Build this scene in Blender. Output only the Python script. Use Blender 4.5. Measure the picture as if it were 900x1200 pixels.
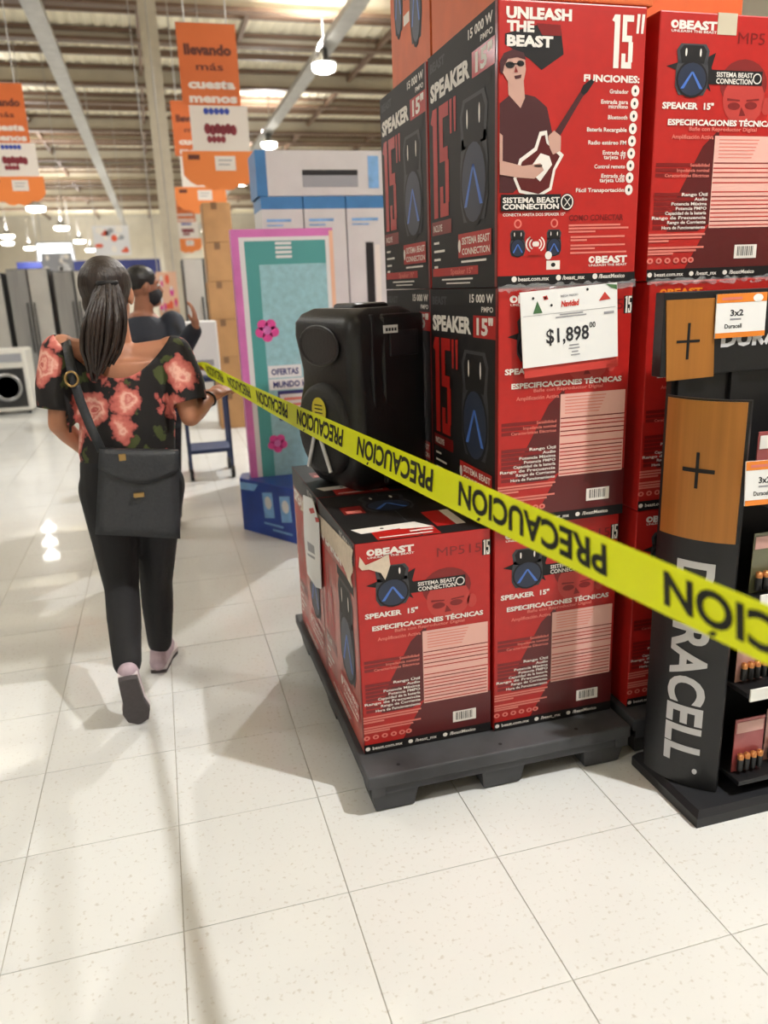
import bpy, bmesh, math, random
from mathutils import Vector, Matrix
EXPO = 0.0
LENS = 16
LAMP = 325
LEFTP = 0.42
UPFILL = 1.15  # strength of the added upward fill, relative to the lamp
LITP = 2
FLX = 0.06
FLY = 0.0
FLZ = 0.05
SPKR = 20
random.seed(7)
for o in list(bpy.data.objects): bpy.data.objects.remove(o)
scene = bpy.context.scene
COL = scene.collection
# ---------------------------------------------------------------- camera
F = 918.0
def vn(v): return Vector(v).normalized()
CY = vn((-270, -255, F)); CD = vn((122, 3177, F))
CX = CD.cross(CY).normalized(); CD = CY.cross(CX).normalized()
H = 1.5
cam = bpy.data.cameras.new('camera'); camo = bpy.data.objects.new('camera', cam); COL.objects.link(camo)
cam.sensor_fit = 'HORIZONTAL'; cam.sensor_width = 36.0; cam.lens = F / 900 * 36; cam.clip_start = 0.02; cam.clip_end = 300
# camera axes in world: image right, image up, backwards
rt = Vector((CX.x, CY.x, -CD.x)); dn = Vector((CX.y, CY.y, -CD.y)); fw = Vector((CX.z, CY.z, -CD.z))
camo.matrix_world = Matrix(((rt.x, -dn.x, -fw.x, 0), (rt.y, -dn.y, -fw.y, 0), (rt.z, -dn.z, -fw.z, H), (0, 0, 0, 1)))
scene.camera = camo
cam.dof.use_dof = True; cam.dof.focus_distance = 2.15; cam.dof.aperture_fstop = 3.5
def ray(x, y):
    p = Vector((x-450, y-600, F)); return Vector((p.dot(CX), p.dot(CY), -p.dot(CD)))
def pz(x, y, z=0.0):
    r = ray(x, y); return Vector((0, 0, H)) + r*((z-H)/r.z)
def pY(x, y, Y):
    r = ray(x, y); return Vector((0, 0, H)) + r*(Y/r.y)
def pX(x, y, X):
    r = ray(x, y); return Vector((0, 0, H)) + r*(X/r.x)
# ---------------------------------------------------------------- world, exposure
w = bpy.data.worlds.new('world'); scene.world = w; w.use_nodes = True
w.node_tree.nodes['Background'].inputs[0].default_value = (1.0, 0.97, 0.92, 1)
w.node_tree.nodes['Background'].inputs[1].default_value = 0.3
vs = scene.view_settings
vs.view_transform = 'Standard'; vs.look = 'None'; vs.gamma = 1; vs.exposure = EXPO; vs.use_curve_mapping = False
# ---------------------------------------------------------------- materials
def lin(c):
    return tuple(((v/255)/12.92 if v/255 <= .04045 else ((v/255+.055)/1.055)**2.4) for v in c)
MATS = {}
def mat(name, rgb, rough=.5, metal=0.0, var=0.0, scale=8.0, bump=0.0, spec=.5, emit=0, coat=0.0, stretch=None):
    if name in MATS: return MATS[name]
    m = bpy.data.materials.new(name); m.use_nodes = True
    nt = m.node_tree; b = nt.nodes['Principled BSDF']
    c = lin(rgb)
    b.inputs['Base Color'].default_value = (*c, 1); b.inputs['Roughness'].default_value = rough
    b.inputs['Metallic'].default_value = metal; b.inputs['Specular IOR Level'].default_value = spec
    if coat: b.inputs['Coat Weight'].default_value = coat; b.inputs['Coat Roughness'].default_value = .15
    if emit: b.inputs['Emission Color'].default_value = (*c, 1); b.inputs['Emission Strength'].default_value = emit
    if var or bump:
        tc = nt.nodes.new('ShaderNodeTexCoord'); mp = nt.nodes.new('ShaderNodeMapping'); ns = nt.nodes.new('ShaderNodeTexNoise')
        if stretch: mp.inputs['Scale'].default_value = stretch
        ns.inputs['Scale'].default_value = scale; ns.inputs['Detail'].default_value = 4
        nt.links.new(tc.outputs['Object'], mp.inputs[0]); nt.links.new(mp.outputs[0], ns.inputs['Vector'])
        if var:
            cr = nt.nodes.new('ShaderNodeValToRGB')
            cr.color_ramp.elements[0].position = .3; cr.color_ramp.elements[1].position = .7
            cr.color_ramp.elements[0].color = (*[v*(1-var) for v in c], 1); cr.color_ramp.elements[1].color = (*[min(1, v*(1+var)) for v in c], 1)
            nt.links.new(ns.outputs['Fac'], cr.inputs[0]); nt.links.new(cr.outputs[0], b.inputs['Base Color'])
        if bump:
            bp = nt.nodes.new('ShaderNodeBump'); bp.inputs['Strength'].default_value = bump; bp.inputs['Distance'].default_value = .01
            nt.links.new(ns.outputs['Fac'], bp.inputs['Height']); nt.links.new(bp.outputs[0], b.inputs['Normal'])
    MATS[name] = m
    return m
# ---------------------------------------------------------------- object helpers
def tag(o, label=None, cat=None, group=None, kind=None):
    if label: o['label'] = label
    if cat: o['category'] = cat
    if group: o['group'] = group
    if kind: o['kind'] = kind
    return o
def thing(name, loc, label, cat, group=None, rz=0.0):
    o = bpy.data.objects.new(name, None); COL.objects.link(o); o.empty_display_size = .05
    o.location = loc; o.rotation_euler = (0, 0, rz)
    return tag(o, label, cat, group)
def meshobj(name, me, parent=None, loc=None):
    o = bpy.data.objects.new(name, me); COL.objects.link(o)
    if parent is not None: o.parent = parent
    if loc is not None: o.location = loc
    return o
class G:
    """collects vertices and faces with a material per face"""
    def __init__(s): s.v = []; s.f = []; s.m = []; s.mats = []; s.sm = []
    def mi(s, m):
        if m not in s.mats: s.mats.append(m)
        return s.mats.index(m)
    def add(s, vs, fs, m, smooth=False):
        k = len(s.v); i = s.mi(m)
        s.v += [tuple(p) for p in vs]
        for f in fs: s.f.append(tuple(k+q for q in f)); s.m.append(i); s.sm.append(smooth)
        return s
    def box(s, a, b, m, bev=0.0, M=None):
        a = Vector(a); b = Vector(b)
        lo = Vector([min(a[i], b[i]) for i in range(3)]); hi = Vector([max(a[i], b[i]) for i in range(3)])
        if bev <= 0:
            vs = [(x, y, z) for z in (lo.z, hi.z) for y in (lo.y, hi.y) for x in (lo.x, hi.x)]
            fs = [(0, 2, 3, 1), (4, 5, 7, 6), (0, 1, 5, 4), (2, 6, 7, 3), (0, 4, 6, 2), (1, 3, 7, 5)]
        else:
            bm = bmesh.new(); bmesh.ops.create_cube(bm, size=1)
            for v in bm.verts: v.co = Vector([(lo[i]+hi[i])/2 + v.co[i]*(hi[i]-lo[i]) for i in range(3)])
            bmesh.ops.bevel(bm, geom=bm.edges[:], offset=bev, segments=2, affect='EDGES', profile=.5)
            bm.verts.index_update(); vs = [v.co.copy() for v in bm.verts]; fs = [[v.index for v in f.verts] for f in bm.faces]; bm.free()
        if M is not None: vs = [M @ Vector(p) for p in vs]
        return s.add(vs, fs, m, False)
    def rings(s, rings, m, cap=True, smooth=True):
        n = len(rings[0]); vs = [p for r in rings for p in r]; fs = []
        for i in range(len(rings)-1):
            for j in range(n):
                fs.append((i*n+j, i*n+(j+1) % n, (i+1)*n+(j+1) % n, (i+1)*n+j))
        s.add(vs, fs, m, smooth)
        if cap:
            s.add(rings[0], [tuple(range(n))[::-1]], m); s.add(rings[-1], [tuple(range(n))], m)
        return s
    def tube(s, pts, r, m, seg=8, cap=True, flat=1.0):
        pts = [Vector(p) for p in pts]; rs = r if isinstance(r, (list, tuple)) else [r]*len(pts)
        out = []; up = None
        for i, p in enumerate(pts):
            d = (pts[min(i+1, len(pts)-1)]-pts[max(i-1, 0)]).normalized()
            if up is None:
                up = Vector((0, 0, 1)) if abs(d.z) < .9 else Vector((0, 1, 0))
            a = d.cross(up).normalized(); b = a.cross(d).normalized(); up = b
            out.append([p + (a*math.cos(2*math.pi*k/seg)*flat + b*math.sin(2*math.pi*k/seg))*rs[i] for k in range(seg)])
        return s.rings(out, m, cap)
    def lathe(s, prof, c, m, seg=20, axis='z', cap=True):
        c = Vector(c); out = []
        for r, h in prof:
            ring = []
            for k in range(seg):
                t = 2*math.pi*k/seg; x, y = r*math.cos(t), r*math.sin(t)
                ring.append(c + (Vector((x, y, h)) if axis == 'z' else Vector((y, h, x)) if axis == 'y' else Vector((h, x, y))))
            out.append(ring)
        return s.rings(out, m, cap)
    def prism(s, poly, z0, z1, m, M=None):
        n = len(poly)
        vs = [Vector((x, y, z0)) for x, y in poly]+[Vector((x, y, z1)) for x, y in poly]
        if M is not None: vs = [M @ p for p in vs]
        fs = [tuple(range(n))[::-1], tuple(range(n, 2*n))]+[(i, (i+1) % n, n+(i+1) % n, n+i) for i in range(n)]
        return s.add(vs, fs, m)
    def mesh(s, name, off=None):
        me = bpy.data.meshes.new(name)
        vs = s.v if off is None else [(p[0]-off[0], p[1]-off[1], p[2]-off[2]) for p in s.v]
        me.from_pydata(vs, [], s.f)
        for m in s.mats: me.materials.append(m)
        me.polygons.foreach_set('material_index', s.m); me.polygons.foreach_set('use_smooth', s.sm); me.update()
        return me
    def obj(s, name, parent=None, world=True):
        """geometry given in world coordinates unless world=False (then local to the parent)"""
        off = parent.location if (parent is not None and world) else None
        if off is not None and parent.parent is not None: off = off + parent.parent.location
        return meshobj(name, s.mesh(name, off), parent)
def copy_tree(o, parent=None):
    c = o.copy(); COL.objects.link(c)
    if parent is not None: c.parent = parent
    for ch in o.children: copy_tree(ch, c)
    return c
# ---------------------------------------------------------------- flat print (lettering and pictures on a face)
_tx = {}
def text_geo(s, bold=0.0, res=2):
    k = (s, bold, res)
    if k in _tx: return _tx[k]
    cu = bpy.data.curves.new('t', 'FONT'); cu.body = s; cu.resolution_u = res; cu.offset = bold; cu.size = 1
    ob = bpy.data.objects.new('t', cu); COL.objects.link(ob)
    dg = bpy.context.evaluated_depsgraph_get(); dg.update()
    me = bpy.data.meshes.new_from_object(ob.evaluated_get(dg))
    vs = [v.co.copy() for v in me.vertices]; fs = [tuple(p.vertices) for p in me.polygons]
    bpy.data.objects.remove(ob); bpy.data.curves.remove(cu); bpy.data.meshes.remove(me)
    if vs:
        x0 = min(p.x for p in vs); x1 = max(p.x for p in vs)
    else: x0 = x1 = 0
    _tx[k] = ([(p.x-x0, p.y) for p in vs], fs, x1-x0)
    return _tx[k]
def cut_geo(geo, axis, vals):
    """slices flat letters so that they can follow a curved face"""
    bm = bmesh.new(); vv = [bm.verts.new((x, y, 0)) for x, y in geo[0]]
    for f in geo[1]:
        try: bm.faces.new([vv[i] for i in f])
        except ValueError: pass
    for v in vals:
        co = (v, 0, 0) if axis == 0 else (0, v, 0); no = (1, 0, 0) if axis == 0 else (0, 1, 0)
        bmesh.ops.bisect_plane(bm, geom=bm.verts[:]+bm.edges[:]+bm.faces[:], plane_co=co, plane_no=no)
    bm.verts.index_update(); r = ([(p.co.x, p.co.y) for p in bm.verts], [tuple(p.index for p in f.verts) for f in bm.faces], geo[2]); bm.free()
    return r
def pieces(geo):
    """splits flat letters into their connected pieces"""
    vs, fs = geo[0], geo[1]; par = list(range(len(vs)))
    def find(i):
        while par[i] != i: par[i] = par[par[i]]; i = par[i]
        return i
    for f in fs:
        for q in f[1:]: par[find(q)] = find(f[0])
    out = {}
    for f in fs: out.setdefault(find(f[0]), []).append(f)
    res = []
    for ff in out.values():
        ids = sorted({i for f in ff for i in f}); mp = {i: k for k, i in enumerate(ids)}
        res.append(([vs[i] for i in ids], [tuple(mp[i] for i in f) for f in ff]))
    return sorted(res, key=lambda r: min(p[0] for p in r[0]))
class Print:
    """flat shapes on a face; zoom frame (x right, y down) mapped onto u,v in metres"""
    def __init__(s, x0, y0, x1, y1, W, Hh):
        s.x0, s.y0, s.sx, s.sy = x0, y0, W/(x1-x0), Hh/(y1-y0); s.W, s.H = W, Hh; s.g = G(); s.layer = 0
    def uv(s, x, y): return ((x-s.x0)*s.sx, s.H-(y-s.y0)*s.sy)
    def poly(s, m, pts, l=None):
        l = s.layer if l is None else l
        q = [s.uv(*p) for p in pts]
        ar = sum(q[i][0]*q[(i+1) % len(q)][1]-q[(i+1) % len(q)][0]*q[i][1] for i in range(len(q)))
        if ar < 0: q = q[::-1]
        s.g.add([(u, v, l) for u, v in q], [tuple(range(len(q)))], m)
    def rect(s, m, x0, y0, x1, y1, l=None): s.poly(m, [(x0, y0), (x1, y0), (x1, y1), (x0, y1)], l)
    def ell(s, m, cx, cy, rx, ry, l=None, n=20): s.poly(m, [(cx+rx*math.cos(2*math.pi*i/n), cy+ry*math.sin(2*math.pi*i/n)) for i in range(n)], l)
    def text(s, m, t, x0, y0, x1, y1, l=None, bold=0.02, slant=0.0, cap=.73):
        """fits the text into the given rectangle (capital height = rectangle height)"""
        l = s.layer if l is None else l
        vs, fs, wd = text_geo(t, bold)
        if not vs: return
        u0, v0 = s.uv(x0, y1); u1, v1 = s.uv(x1, y0)
        k = (v1-v0)/cap
        s.g.add([(u0+px/wd*(u1-u0)+slant*py*k, v0+py*k, l) for px, py in vs], fs, m)
    def fifteen(s, m, x0, y0, x1, y1, l):
        w, h = x1-x0, y1-y0; X = lambda a: x0+a*w; Y = lambda a: y0+a*h
        s.rect(m, X(.14), Y(0), X(.38), Y(1), l); s.poly(m, [(X(.14), Y(.0)), (X(.14), Y(.14)), (X(.02), Y(.11))], l)
        s.rect(m, X(.5), Y(0), X(1), Y(.12), l); s.rect(m, X(.5), Y(.12), X(.7), Y(.5), l); s.rect(m, X(.7), Y(.38), X(.95), Y(.5), l)
        s.rect(m, X(.8), Y(.5), X(1), Y(.88), l); s.rect(m, X(.5), Y(.88), X(.96), Y(1), l); s.rect(m, X(.5), Y(.72), X(.68), Y(.88), l)
    def mesh(s, name, frame, lay=.00035):
        """frame: function (u, v, w) -> local xyz, w is the height over the face"""
        g = s.g; old = g.v
        g.v = [tuple(frame(u, v, .0005+l*lay)) for u, v, l in old]
        me = g.mesh(name); g.v = old
        return me
def fr_front(x0, y, z0): return lambda u, v, w: (x0+u, y-w, z0+v)
def fr_left(x, y1, z0): return lambda u, v, w: (x-w, y1-u, z0+v)
def fr_top(x0, y0, z): return lambda u, v, w: (x0+u, y0+v, z+w)
# ================================================================ the hall
m_floor = bpy.data.materials.new('terrazzo'); m_floor.use_nodes = True
def build_floor_mat(m, grout):
    nt = m.node_tree; b = nt.nodes['Principled BSDF']; N = nt.nodes.new; L = nt.links.new
    geo = N('ShaderNodeNewGeometry')
    vo = N('ShaderNodeTexNoise'); vo.inputs['Scale'].default_value = 75; vo.inputs['Detail'].default_value = 3
    cr = N('ShaderNodeValToRGB'); e = cr.color_ramp.elements
    e[0].position = .30; e[0].color = (*lin((196, 193, 186)), 1); e[1].position = .40; e[1].color = (*lin((214, 215, 213)), 1)
    L(geo.outputs['Position'], vo.inputs['Vector']); L(vo.outputs['Fac'], cr.inputs[0])
    ns = N('ShaderNodeTexNoise'); ns.inputs['Scale'].default_value = 1.3; ns.inputs['Detail'].default_value = 5; L(geo.outputs['Position'], ns.inputs['Vector'])
    mx = N('ShaderNodeMix'); mx.data_type = 'RGBA'; mx.blend_type = 'MULTIPLY'; mx.inputs[0].default_value = .5
    c2 = N('ShaderNodeValToRGB'); c2.color_ramp.elements[0].position = .3; c2.color_ramp.elements[0].color = (.92, .9, .88, 1); c2.color_ramp.elements[1].position = .6; c2.color_ramp.elements[1].color = (1, 1, 1, 1)
    L(ns.outputs['Fac'], c2.inputs[0]); L(cr.outputs[0], mx.inputs[6]); L(c2.outputs[0], mx.inputs[7])
    out = mx.outputs[2]
    if grout:
        mp = N('ShaderNodeMapping'); mp.inputs['Location'].default_value = (.1/.415, -1.234/.413, 0); mp.inputs['Scale'].default_value = (1/.415, 1/.413, 1); mp.vector_type = 'POINT'
        L(geo.outputs['Position'], mp.inputs[0])
        br = N('ShaderNodeTexBrick'); br.offset = 0; br.inputs['Scale'].default_value = 1; br.inputs['Mortar Size'].default_value = .006
        br.inputs['Brick Width'].default_value = 1; br.inputs['Row Height'].default_value = 1
        L(mp.outputs[0], br.inputs['Vector'])
        m2 = N('ShaderNodeMix'); m2.data_type = 'RGBA'; m2.inputs[7].default_value = (*lin((150, 144, 132)), 1)
        L(br.outputs['Fac'], m2.inputs[0]); L(out, m2.inputs[6]); out = m2.outputs[2]
    L(out, b.inputs['Base Color'])
    b.inputs['Roughness'].default_value = .3; b.inputs['Specular IOR Level'].default_value = .12
    b.inputs['Coat Weight'].default_value = .5; b.inputs['Coat Roughness'].default_value = .03
build_floor_mat(m_floor, False)
m_floor2 = bpy.data.materials.new('terrazzo_far'); m_floor2.use_nodes = True; build_floor_mat(m_floor2, True)
m_grout = mat('grout', (172, 167, 157), .8)
X0, X1, Y0, Y1, ZR = -16.0, 10.0, -7.0, 62.0, 6.95
TX, TY = .415, .413
tx0, ty0 = -.1-5*TX, 1.234-3*TY; NX, NY = 12, 18
g = G()
hx0, hx1, hy0, hy1 = tx0, tx0+NX*TX, ty0, ty0+NY*TY
# slab with a shallow recess where the separate tiles lie
def quad(g, a, b, z, m): g.add([(a[0], a[1], z), (b[0], a[1], z), (b[0], b[1], z), (a[0], b[1], z)], [(0, 1, 2, 3)], m)
quad(g, (X0, Y0), (X1, hy0), 0, m_floor2); quad(g, (X0, hy1), (X1, Y1), 0, m_floor2)
quad(g, (X0, hy0), (hx0, hy1), 0, m_floor2); quad(g, (hx1, hy0), (X1, hy1), 0, m_floor2)
quad(g, (hx0, hy0), (hx1, hy1), -.003, m_grout); g.box((X0, Y0, -.2), (X1, Y1, -.19), m_grout)
floor = g.obj('floor'); tag(floor, 'polished cream terrazzo tile floor of the store', kind='structure')
g = G(); a, bb, c = TX/2-.0012, TY/2-.0012, .0015
vs = [(-a, -bb, -.003), (a, -bb, -.003), (a, bb, -.003), (-a, bb, -.003), (-a, -bb, -.0006), (a, -bb, -.0006), (a, bb, -.0006), (-a, bb, -.0006), (-a+c, -bb+c, 0), (a-c, -bb+c, 0), (a-c, bb-c, 0), (-a+c, bb-c, 0)]
fs = [(0, 1, 5, 4), (1, 2, 6, 5), (2, 3, 7, 6), (3, 0, 4, 7), (4, 5, 9, 8), (5, 6, 10, 9), (6, 7, 11, 10), (7, 4, 8, 11), (8, 9, 10, 11)]
g.add(vs, fs, m_floor); tile_me = g.mesh('tile')
for i in range(NX):
    for j in range(NY): meshobj('tile', tile_me, floor, (tx0+(i+.5)*TX, ty0+(j+.5)*TY, 0))
m_wall = mat('wall_paint', (205, 198, 184), .8, var=.05, scale=1.5)
for nm, A, B in (('wall_left', (X0-.2, Y0, 0), (X0, Y1, ZR)), ('wall_right', (X1, Y0, 0), (X1+.2, Y1, ZR)), ('wall_far', (X0, Y1, 0), (X1, Y1+.2, ZR)), ('wall_back', (X0, Y0-.2, 0), (X1, Y0, ZR))):
    tag(G().box(A, B, m_wall).obj(nm), 'plain beige wall of the store hall', kind='structure')
# roof: cream sheets with beams across and ribs along
m_roof = mat('roof_sheet', (236, 226, 200), .7, var=.06, scale=.5)
m_beam = mat('roof_beam', (186, 176, 156), .6, var=.08, scale=2)
m_chord = mat('roof_chord', (112, 88, 70), .6, var=.1, scale=2)
g = G(); n = 104; prof = []
for i in range(n*2+1):
    x = X0+(X1-X0)*i/(n*2); prof.append((x, ZR+(.04 if i % 2 else 0)))
vs = [(x, Y0, z) for x, z in prof]+[(x, Y1, z) for x, z in prof]; k = len(prof)
g.add(vs, [(i, k+i, k+i+1, i+1) for i in range(k-1)], m_roof)
g.box((X0, Y0, ZR+.1), (X1, Y1, ZR+.2), m_roof)
roof = g.obj('ceiling'); tag(roof, 'cream corrugated metal roof with brown steel beams', kind='structure')
def beam_mesh(dep):
    g = G(); zb = ZR-dep
    g.box((X0, -.04, zb), (X1, .04, ZR), m_beam); g.box((X0, -.13, zb), (X1, .13, zb+.07), m_chord); g.box((X0, -.11, ZR-.08), (X1, .11, ZR), m_chord)
    return g.mesh('roof_beam')
bm1, bm2 = beam_mesh(.46), beam_mesh(.26)
for i in range(21):
    y = 16.7-7*2.95+i*2.95
    meshobj('roof_beam', bm1 if i % 2 else bm2, roof, (0, y, 0))
    if i < 20: meshobj('purlin', bpy.data.meshes.get('purlin_m') or G().box((X0, -.05, ZR-.13), (X1, .05, ZR), m_chord).mesh('purlin_m'), roof, (0, y+1.47, 0))
for x in (-9.5, -6.3, -3.1, .3, 2.4, 5.6, 8.4):
    meshobj('roof_rib', bpy.data.meshes.get('rib_m') or G().box((-.04, Y0, ZR-.22), (.04, Y1, ZR-.1), m_chord).mesh('rib_m'), roof, (x, 0, 0))
# steel columns carrying the roof
m_col = mat('column_paint', (206, 198, 180), .5, var=.05)
for x, y, lb in ((.40, 15.0, 'cream steel column rising to the roof behind the hanging orange signs'),):
    g = G()
    g.box((x-.14, y-.13, 0), (x+.14, y-.11, ZR-.3), m_col); g.box((x-.14, y+.11, 0), (x+.14, y+.13, ZR-.3), m_col); g.box((x-.012, y-.11, 0), (x+.012, y+.11, ZR-.3), m_col)
    t = thing('steel_column', (x, y, 0), lb, 'column'); g.obj('shaft', t)
    G().box((x-.2, y-.2, 0), (x+.2, y+.2, .03), m_col).obj('base_plate', t)
    G().box((x-.2, y-.2, ZR-.34), (x+.2, y+.2, ZR-.3), m_col).obj('cap_plate', t)
# cable trays
m_galv = mat('galvanised', (176, 174, 170), .45, .3, var=.12, scale=5)
def cable_tray(x, z, y0, y1, lb):
    t = thing('cable_tray', (x, y0, z), lb, 'cable tray')
    for s in (-1, 1): G().box((x+s*.13-.012, y0, z), (x+s*.13+.012, y1, z+.11), m_galv).obj('side_rail', t)
    G().box((x-.13, y0, z+.002), (x+.13, y1, z+.01), m_galv).obj('tray_bed', t)
    r = G().box((-.13, -.03, .011), (.13, .03, .03), m_galv).mesh('rung'); k = int((y1-y0)/.9)
    for i in range(k): meshobj('rung', r, t, (0, .4+i*.9, 0))
    h = G().box((-.012, -.012, 0), (.012, .012, ZR-z-.02), m_galv).mesh('hanger_rod')
    for i in range(int((y1-y0)/5.9)): meshobj('hanger_rod', h, t, (.13 if i % 2 else -.13, 2.2+i*5.9, .1))
cable_tray(-1.28, 5.7, 4.0, 56, 'silver cable tray hanging under the roof on the left')
cable_tray(3.60, 5.75, -3.0, 59, 'silver cable tray carrying the row of bright lamps on the right')
# high bay lamps
m_house = mat('lamp_housing', (120, 120, 120), .4, .5)
m_lens = mat('lamp_lens', (255, 250, 238), .3, emit=LENS)
def lamp(x, y, z, power, lb, r=.24, top=None, spread=None):
    t = thing('ceiling_lamp', (x, y, z), lb, 'ceiling lamp', 'hanging store lamps')
    G().lathe([(r*.35, .26), (r*.4, .12), (r*.95, .05), (r*1.04, .0)], (0, 0, 0), m_house, 20).obj('housing', t, False)
    G().lathe([(r*.9, -.002), (r*.9, -.06), (r*.8, -.11), (r*.5, -.14), (r*.1, -.15)], (0, 0, 0), m_lens, 20).obj('lens', t, False)
    G().box((-.008, -.008, .25), (.008, .008, (top or 5.75)-z), m_galv).obj('hanger', t, False)
    if power:
        li = bpy.data.lights.new('lamp_light', 'AREA'); li.shape = 'DISK'; li.size = .16; li.energy = power; li.color = (1.0, .995, .985)
        lo = bpy.data.objects.new('lamp_light', li); COL.objects.link(lo); lo.parent = t; lo.location = (0, 0, -.155)
        l2 = bpy.data.lights.new('added_roof_fill', 'AREA'); l2.shape = 'DISK'; l2.size = r*1.6; l2.energy = power*UPFILL; l2.color = (1.0, .995, .985)  # upward light added to brighten the roof and lift the shadows
        lo = bpy.data.objects.new('added_roof_fill', l2); COL.objects.link(lo); lo.parent = t; lo.location = (0, 0, .27); lo.rotation_euler = (math.pi, 0, 0)
PW = LAMP
R = [(2.98, -.15), (3.35, 7.9), (3.52, 16.0), (3.62, 24.2), (3.68, 32.4), (3.72, 40.7), (3.78, 49.1), (3.8, 57.0)]
ordn = ['nearest', 'second', 'third', 'fourth', 'fifth', 'sixth', 'seventh', 'farthest']
for (x, y), o in zip(R, ordn): lamp(x, y, 5.5, PW*(1.0 if y < 12 else .8), 'round bright lamp, %s in the row under the right cable tray' % o)
for i, (x, y) in enumerate([(-3.98, 25.6), (-3.77, 24.05), (-3.56, 22.65)]):
    lamp(x, y, 5.5, PW*.1, 'round lamp of the close group of three, %s one, behind the left hanging sign' % ['far', 'middle', 'near'][i], top=ZR-.1)
for i, (x, y) in enumerate([(-3.54, 30.7), (-3.58, 39.1), (-3.61, 48.5), (-3.68, 57.5)]):
    lamp(x, y, 4.5, PW*.5, 'oval looking lamp, %s of the far row on the left' % ['nearest', 'second', 'third', 'farthest'][i], r=.34, top=ZR-.1)
for i, (x, y) in enumerate([(-6.5, 43.6), (-7.3, 48.7), (-6.9, 53.8)]):
    lamp(x, y, 4.5, PW*.5, 'oval looking lamp at the far left edge, %s of three' % ['nearest', 'middle', 'farthest'][i], r=.34, top=ZR-.1)
for x, y, lb in ((-5.2, 6.5, 'unseen lamp added as fill light high over the aisle to the left'), (-5.2, -2.0, 'unseen lamp added as fill light high behind the camera to the left'), (-4.6, 14.5, 'unseen lamp added as fill light over the appliance aisle on the left')):  # unseen lamps, added to fill the left side
    lamp(x, y, 5.6, PW*LEFTP, lb, top=ZR-.1)
# ================================================================ printed speaker cartons
BW, BD, BH = .41, .53, .67
m_red = mat('print_red', (172, 27, 22), .42, var=.06, scale=30, coat=.15)
m_dred = mat('print_dark_red', (120, 16, 16), .4, coat=.2)
m_maroon = mat('print_maroon', (84, 16, 18), .4, coat=.2)
m_blk = mat('print_black', (24, 22, 23), .5, spec=.35)
m_gry = mat('print_grey', (58, 58, 62), .5)
m_wht = mat('print_white', (228, 222, 214), .45)
m_pink = mat('print_pink', (214, 120, 108), .45)
m_pnl = mat('print_panel', (222, 172, 160), .45)
m_skin = mat('print_skin', (190, 150, 136), .45)
m_fade = mat('print_faded_face', (176, 56, 50), .45)
m_fade2 = mat('print_faded_hair', (120, 26, 24), .45)
m_shirt = mat('print_shirt', (66, 24, 28), .45)
m_blue = mat('print_blue', (70, 110, 190), .4)
m_navy = mat('print_navy', (38, 46, 66), .4)
m_org = mat('print_orange', (206, 96, 44), .45, var=.08, scale=12)
m_orange_txt = mat('print_orange_text', (232, 130, 30), .45)
m_kraft = mat('kraft_board', (196, 176, 148), .7, var=.06, scale=20)
def spk(P, cx, cy, w, h, l, glow=True, horn=True):
    x0, x1, y0 = cx-w/2, cx+w/2, cy-h/2
    P.poly(m_gry, [(x0+.12*w, y0), (x1-.12*w, y0), (x1, y0+.12*h), (x1-.06*w, y0+.38*h), (x0+.06*w, y0+.38*h), (x0, y0+.12*h)], l)
    P.poly(m_blk, [(x0+.2*w, y0+.03*h), (x1-.2*w, y0+.03*h), (x1-.09*w, y0+.13*h), (x1-.16*w, y0+.36*h), (x0+.16*w, y0+.36*h), (x0+.09*w, y0+.13*h)], l+1)
    P.poly(m_gry, [(x0+.06*w, y0+.3*h), (x1-.06*w, y0+.3*h), (x1, y0+.5*h), (x1, y0+.8*h), (x1-.12*w, y0+.96*h), (x0+.12*w, y0+.96*h), (x0, y0+.8*h), (x0, y0+.5*h)], l)
    P.ell(m_blk, cx, y0+.66*h, .48*w, .35*h, l+2); P.ell(m_navy, cx, y0+.66*h, .43*w, .31*h, l+3)
    if horn:
        for s in (-1, 1): P.ell(m_wht, cx+s*.22*w, y0+.16*h, .028*w, .075*h, l+2)
    c = m_blue
    P.poly(c, [(cx-.03*w, y0+.52*h), (cx+.03*w, y0+.52*h), (cx-.24*w, y0+.84*h), (cx-.34*w, y0+.84*h)], l+4)
    P.poly(c, [(cx-.03*w, y0+.52*h), (cx+.03*w, y0+.52*h), (cx+.34*w, y0+.84*h), (cx+.24*w, y0+.84*h)], l+4)
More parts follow.
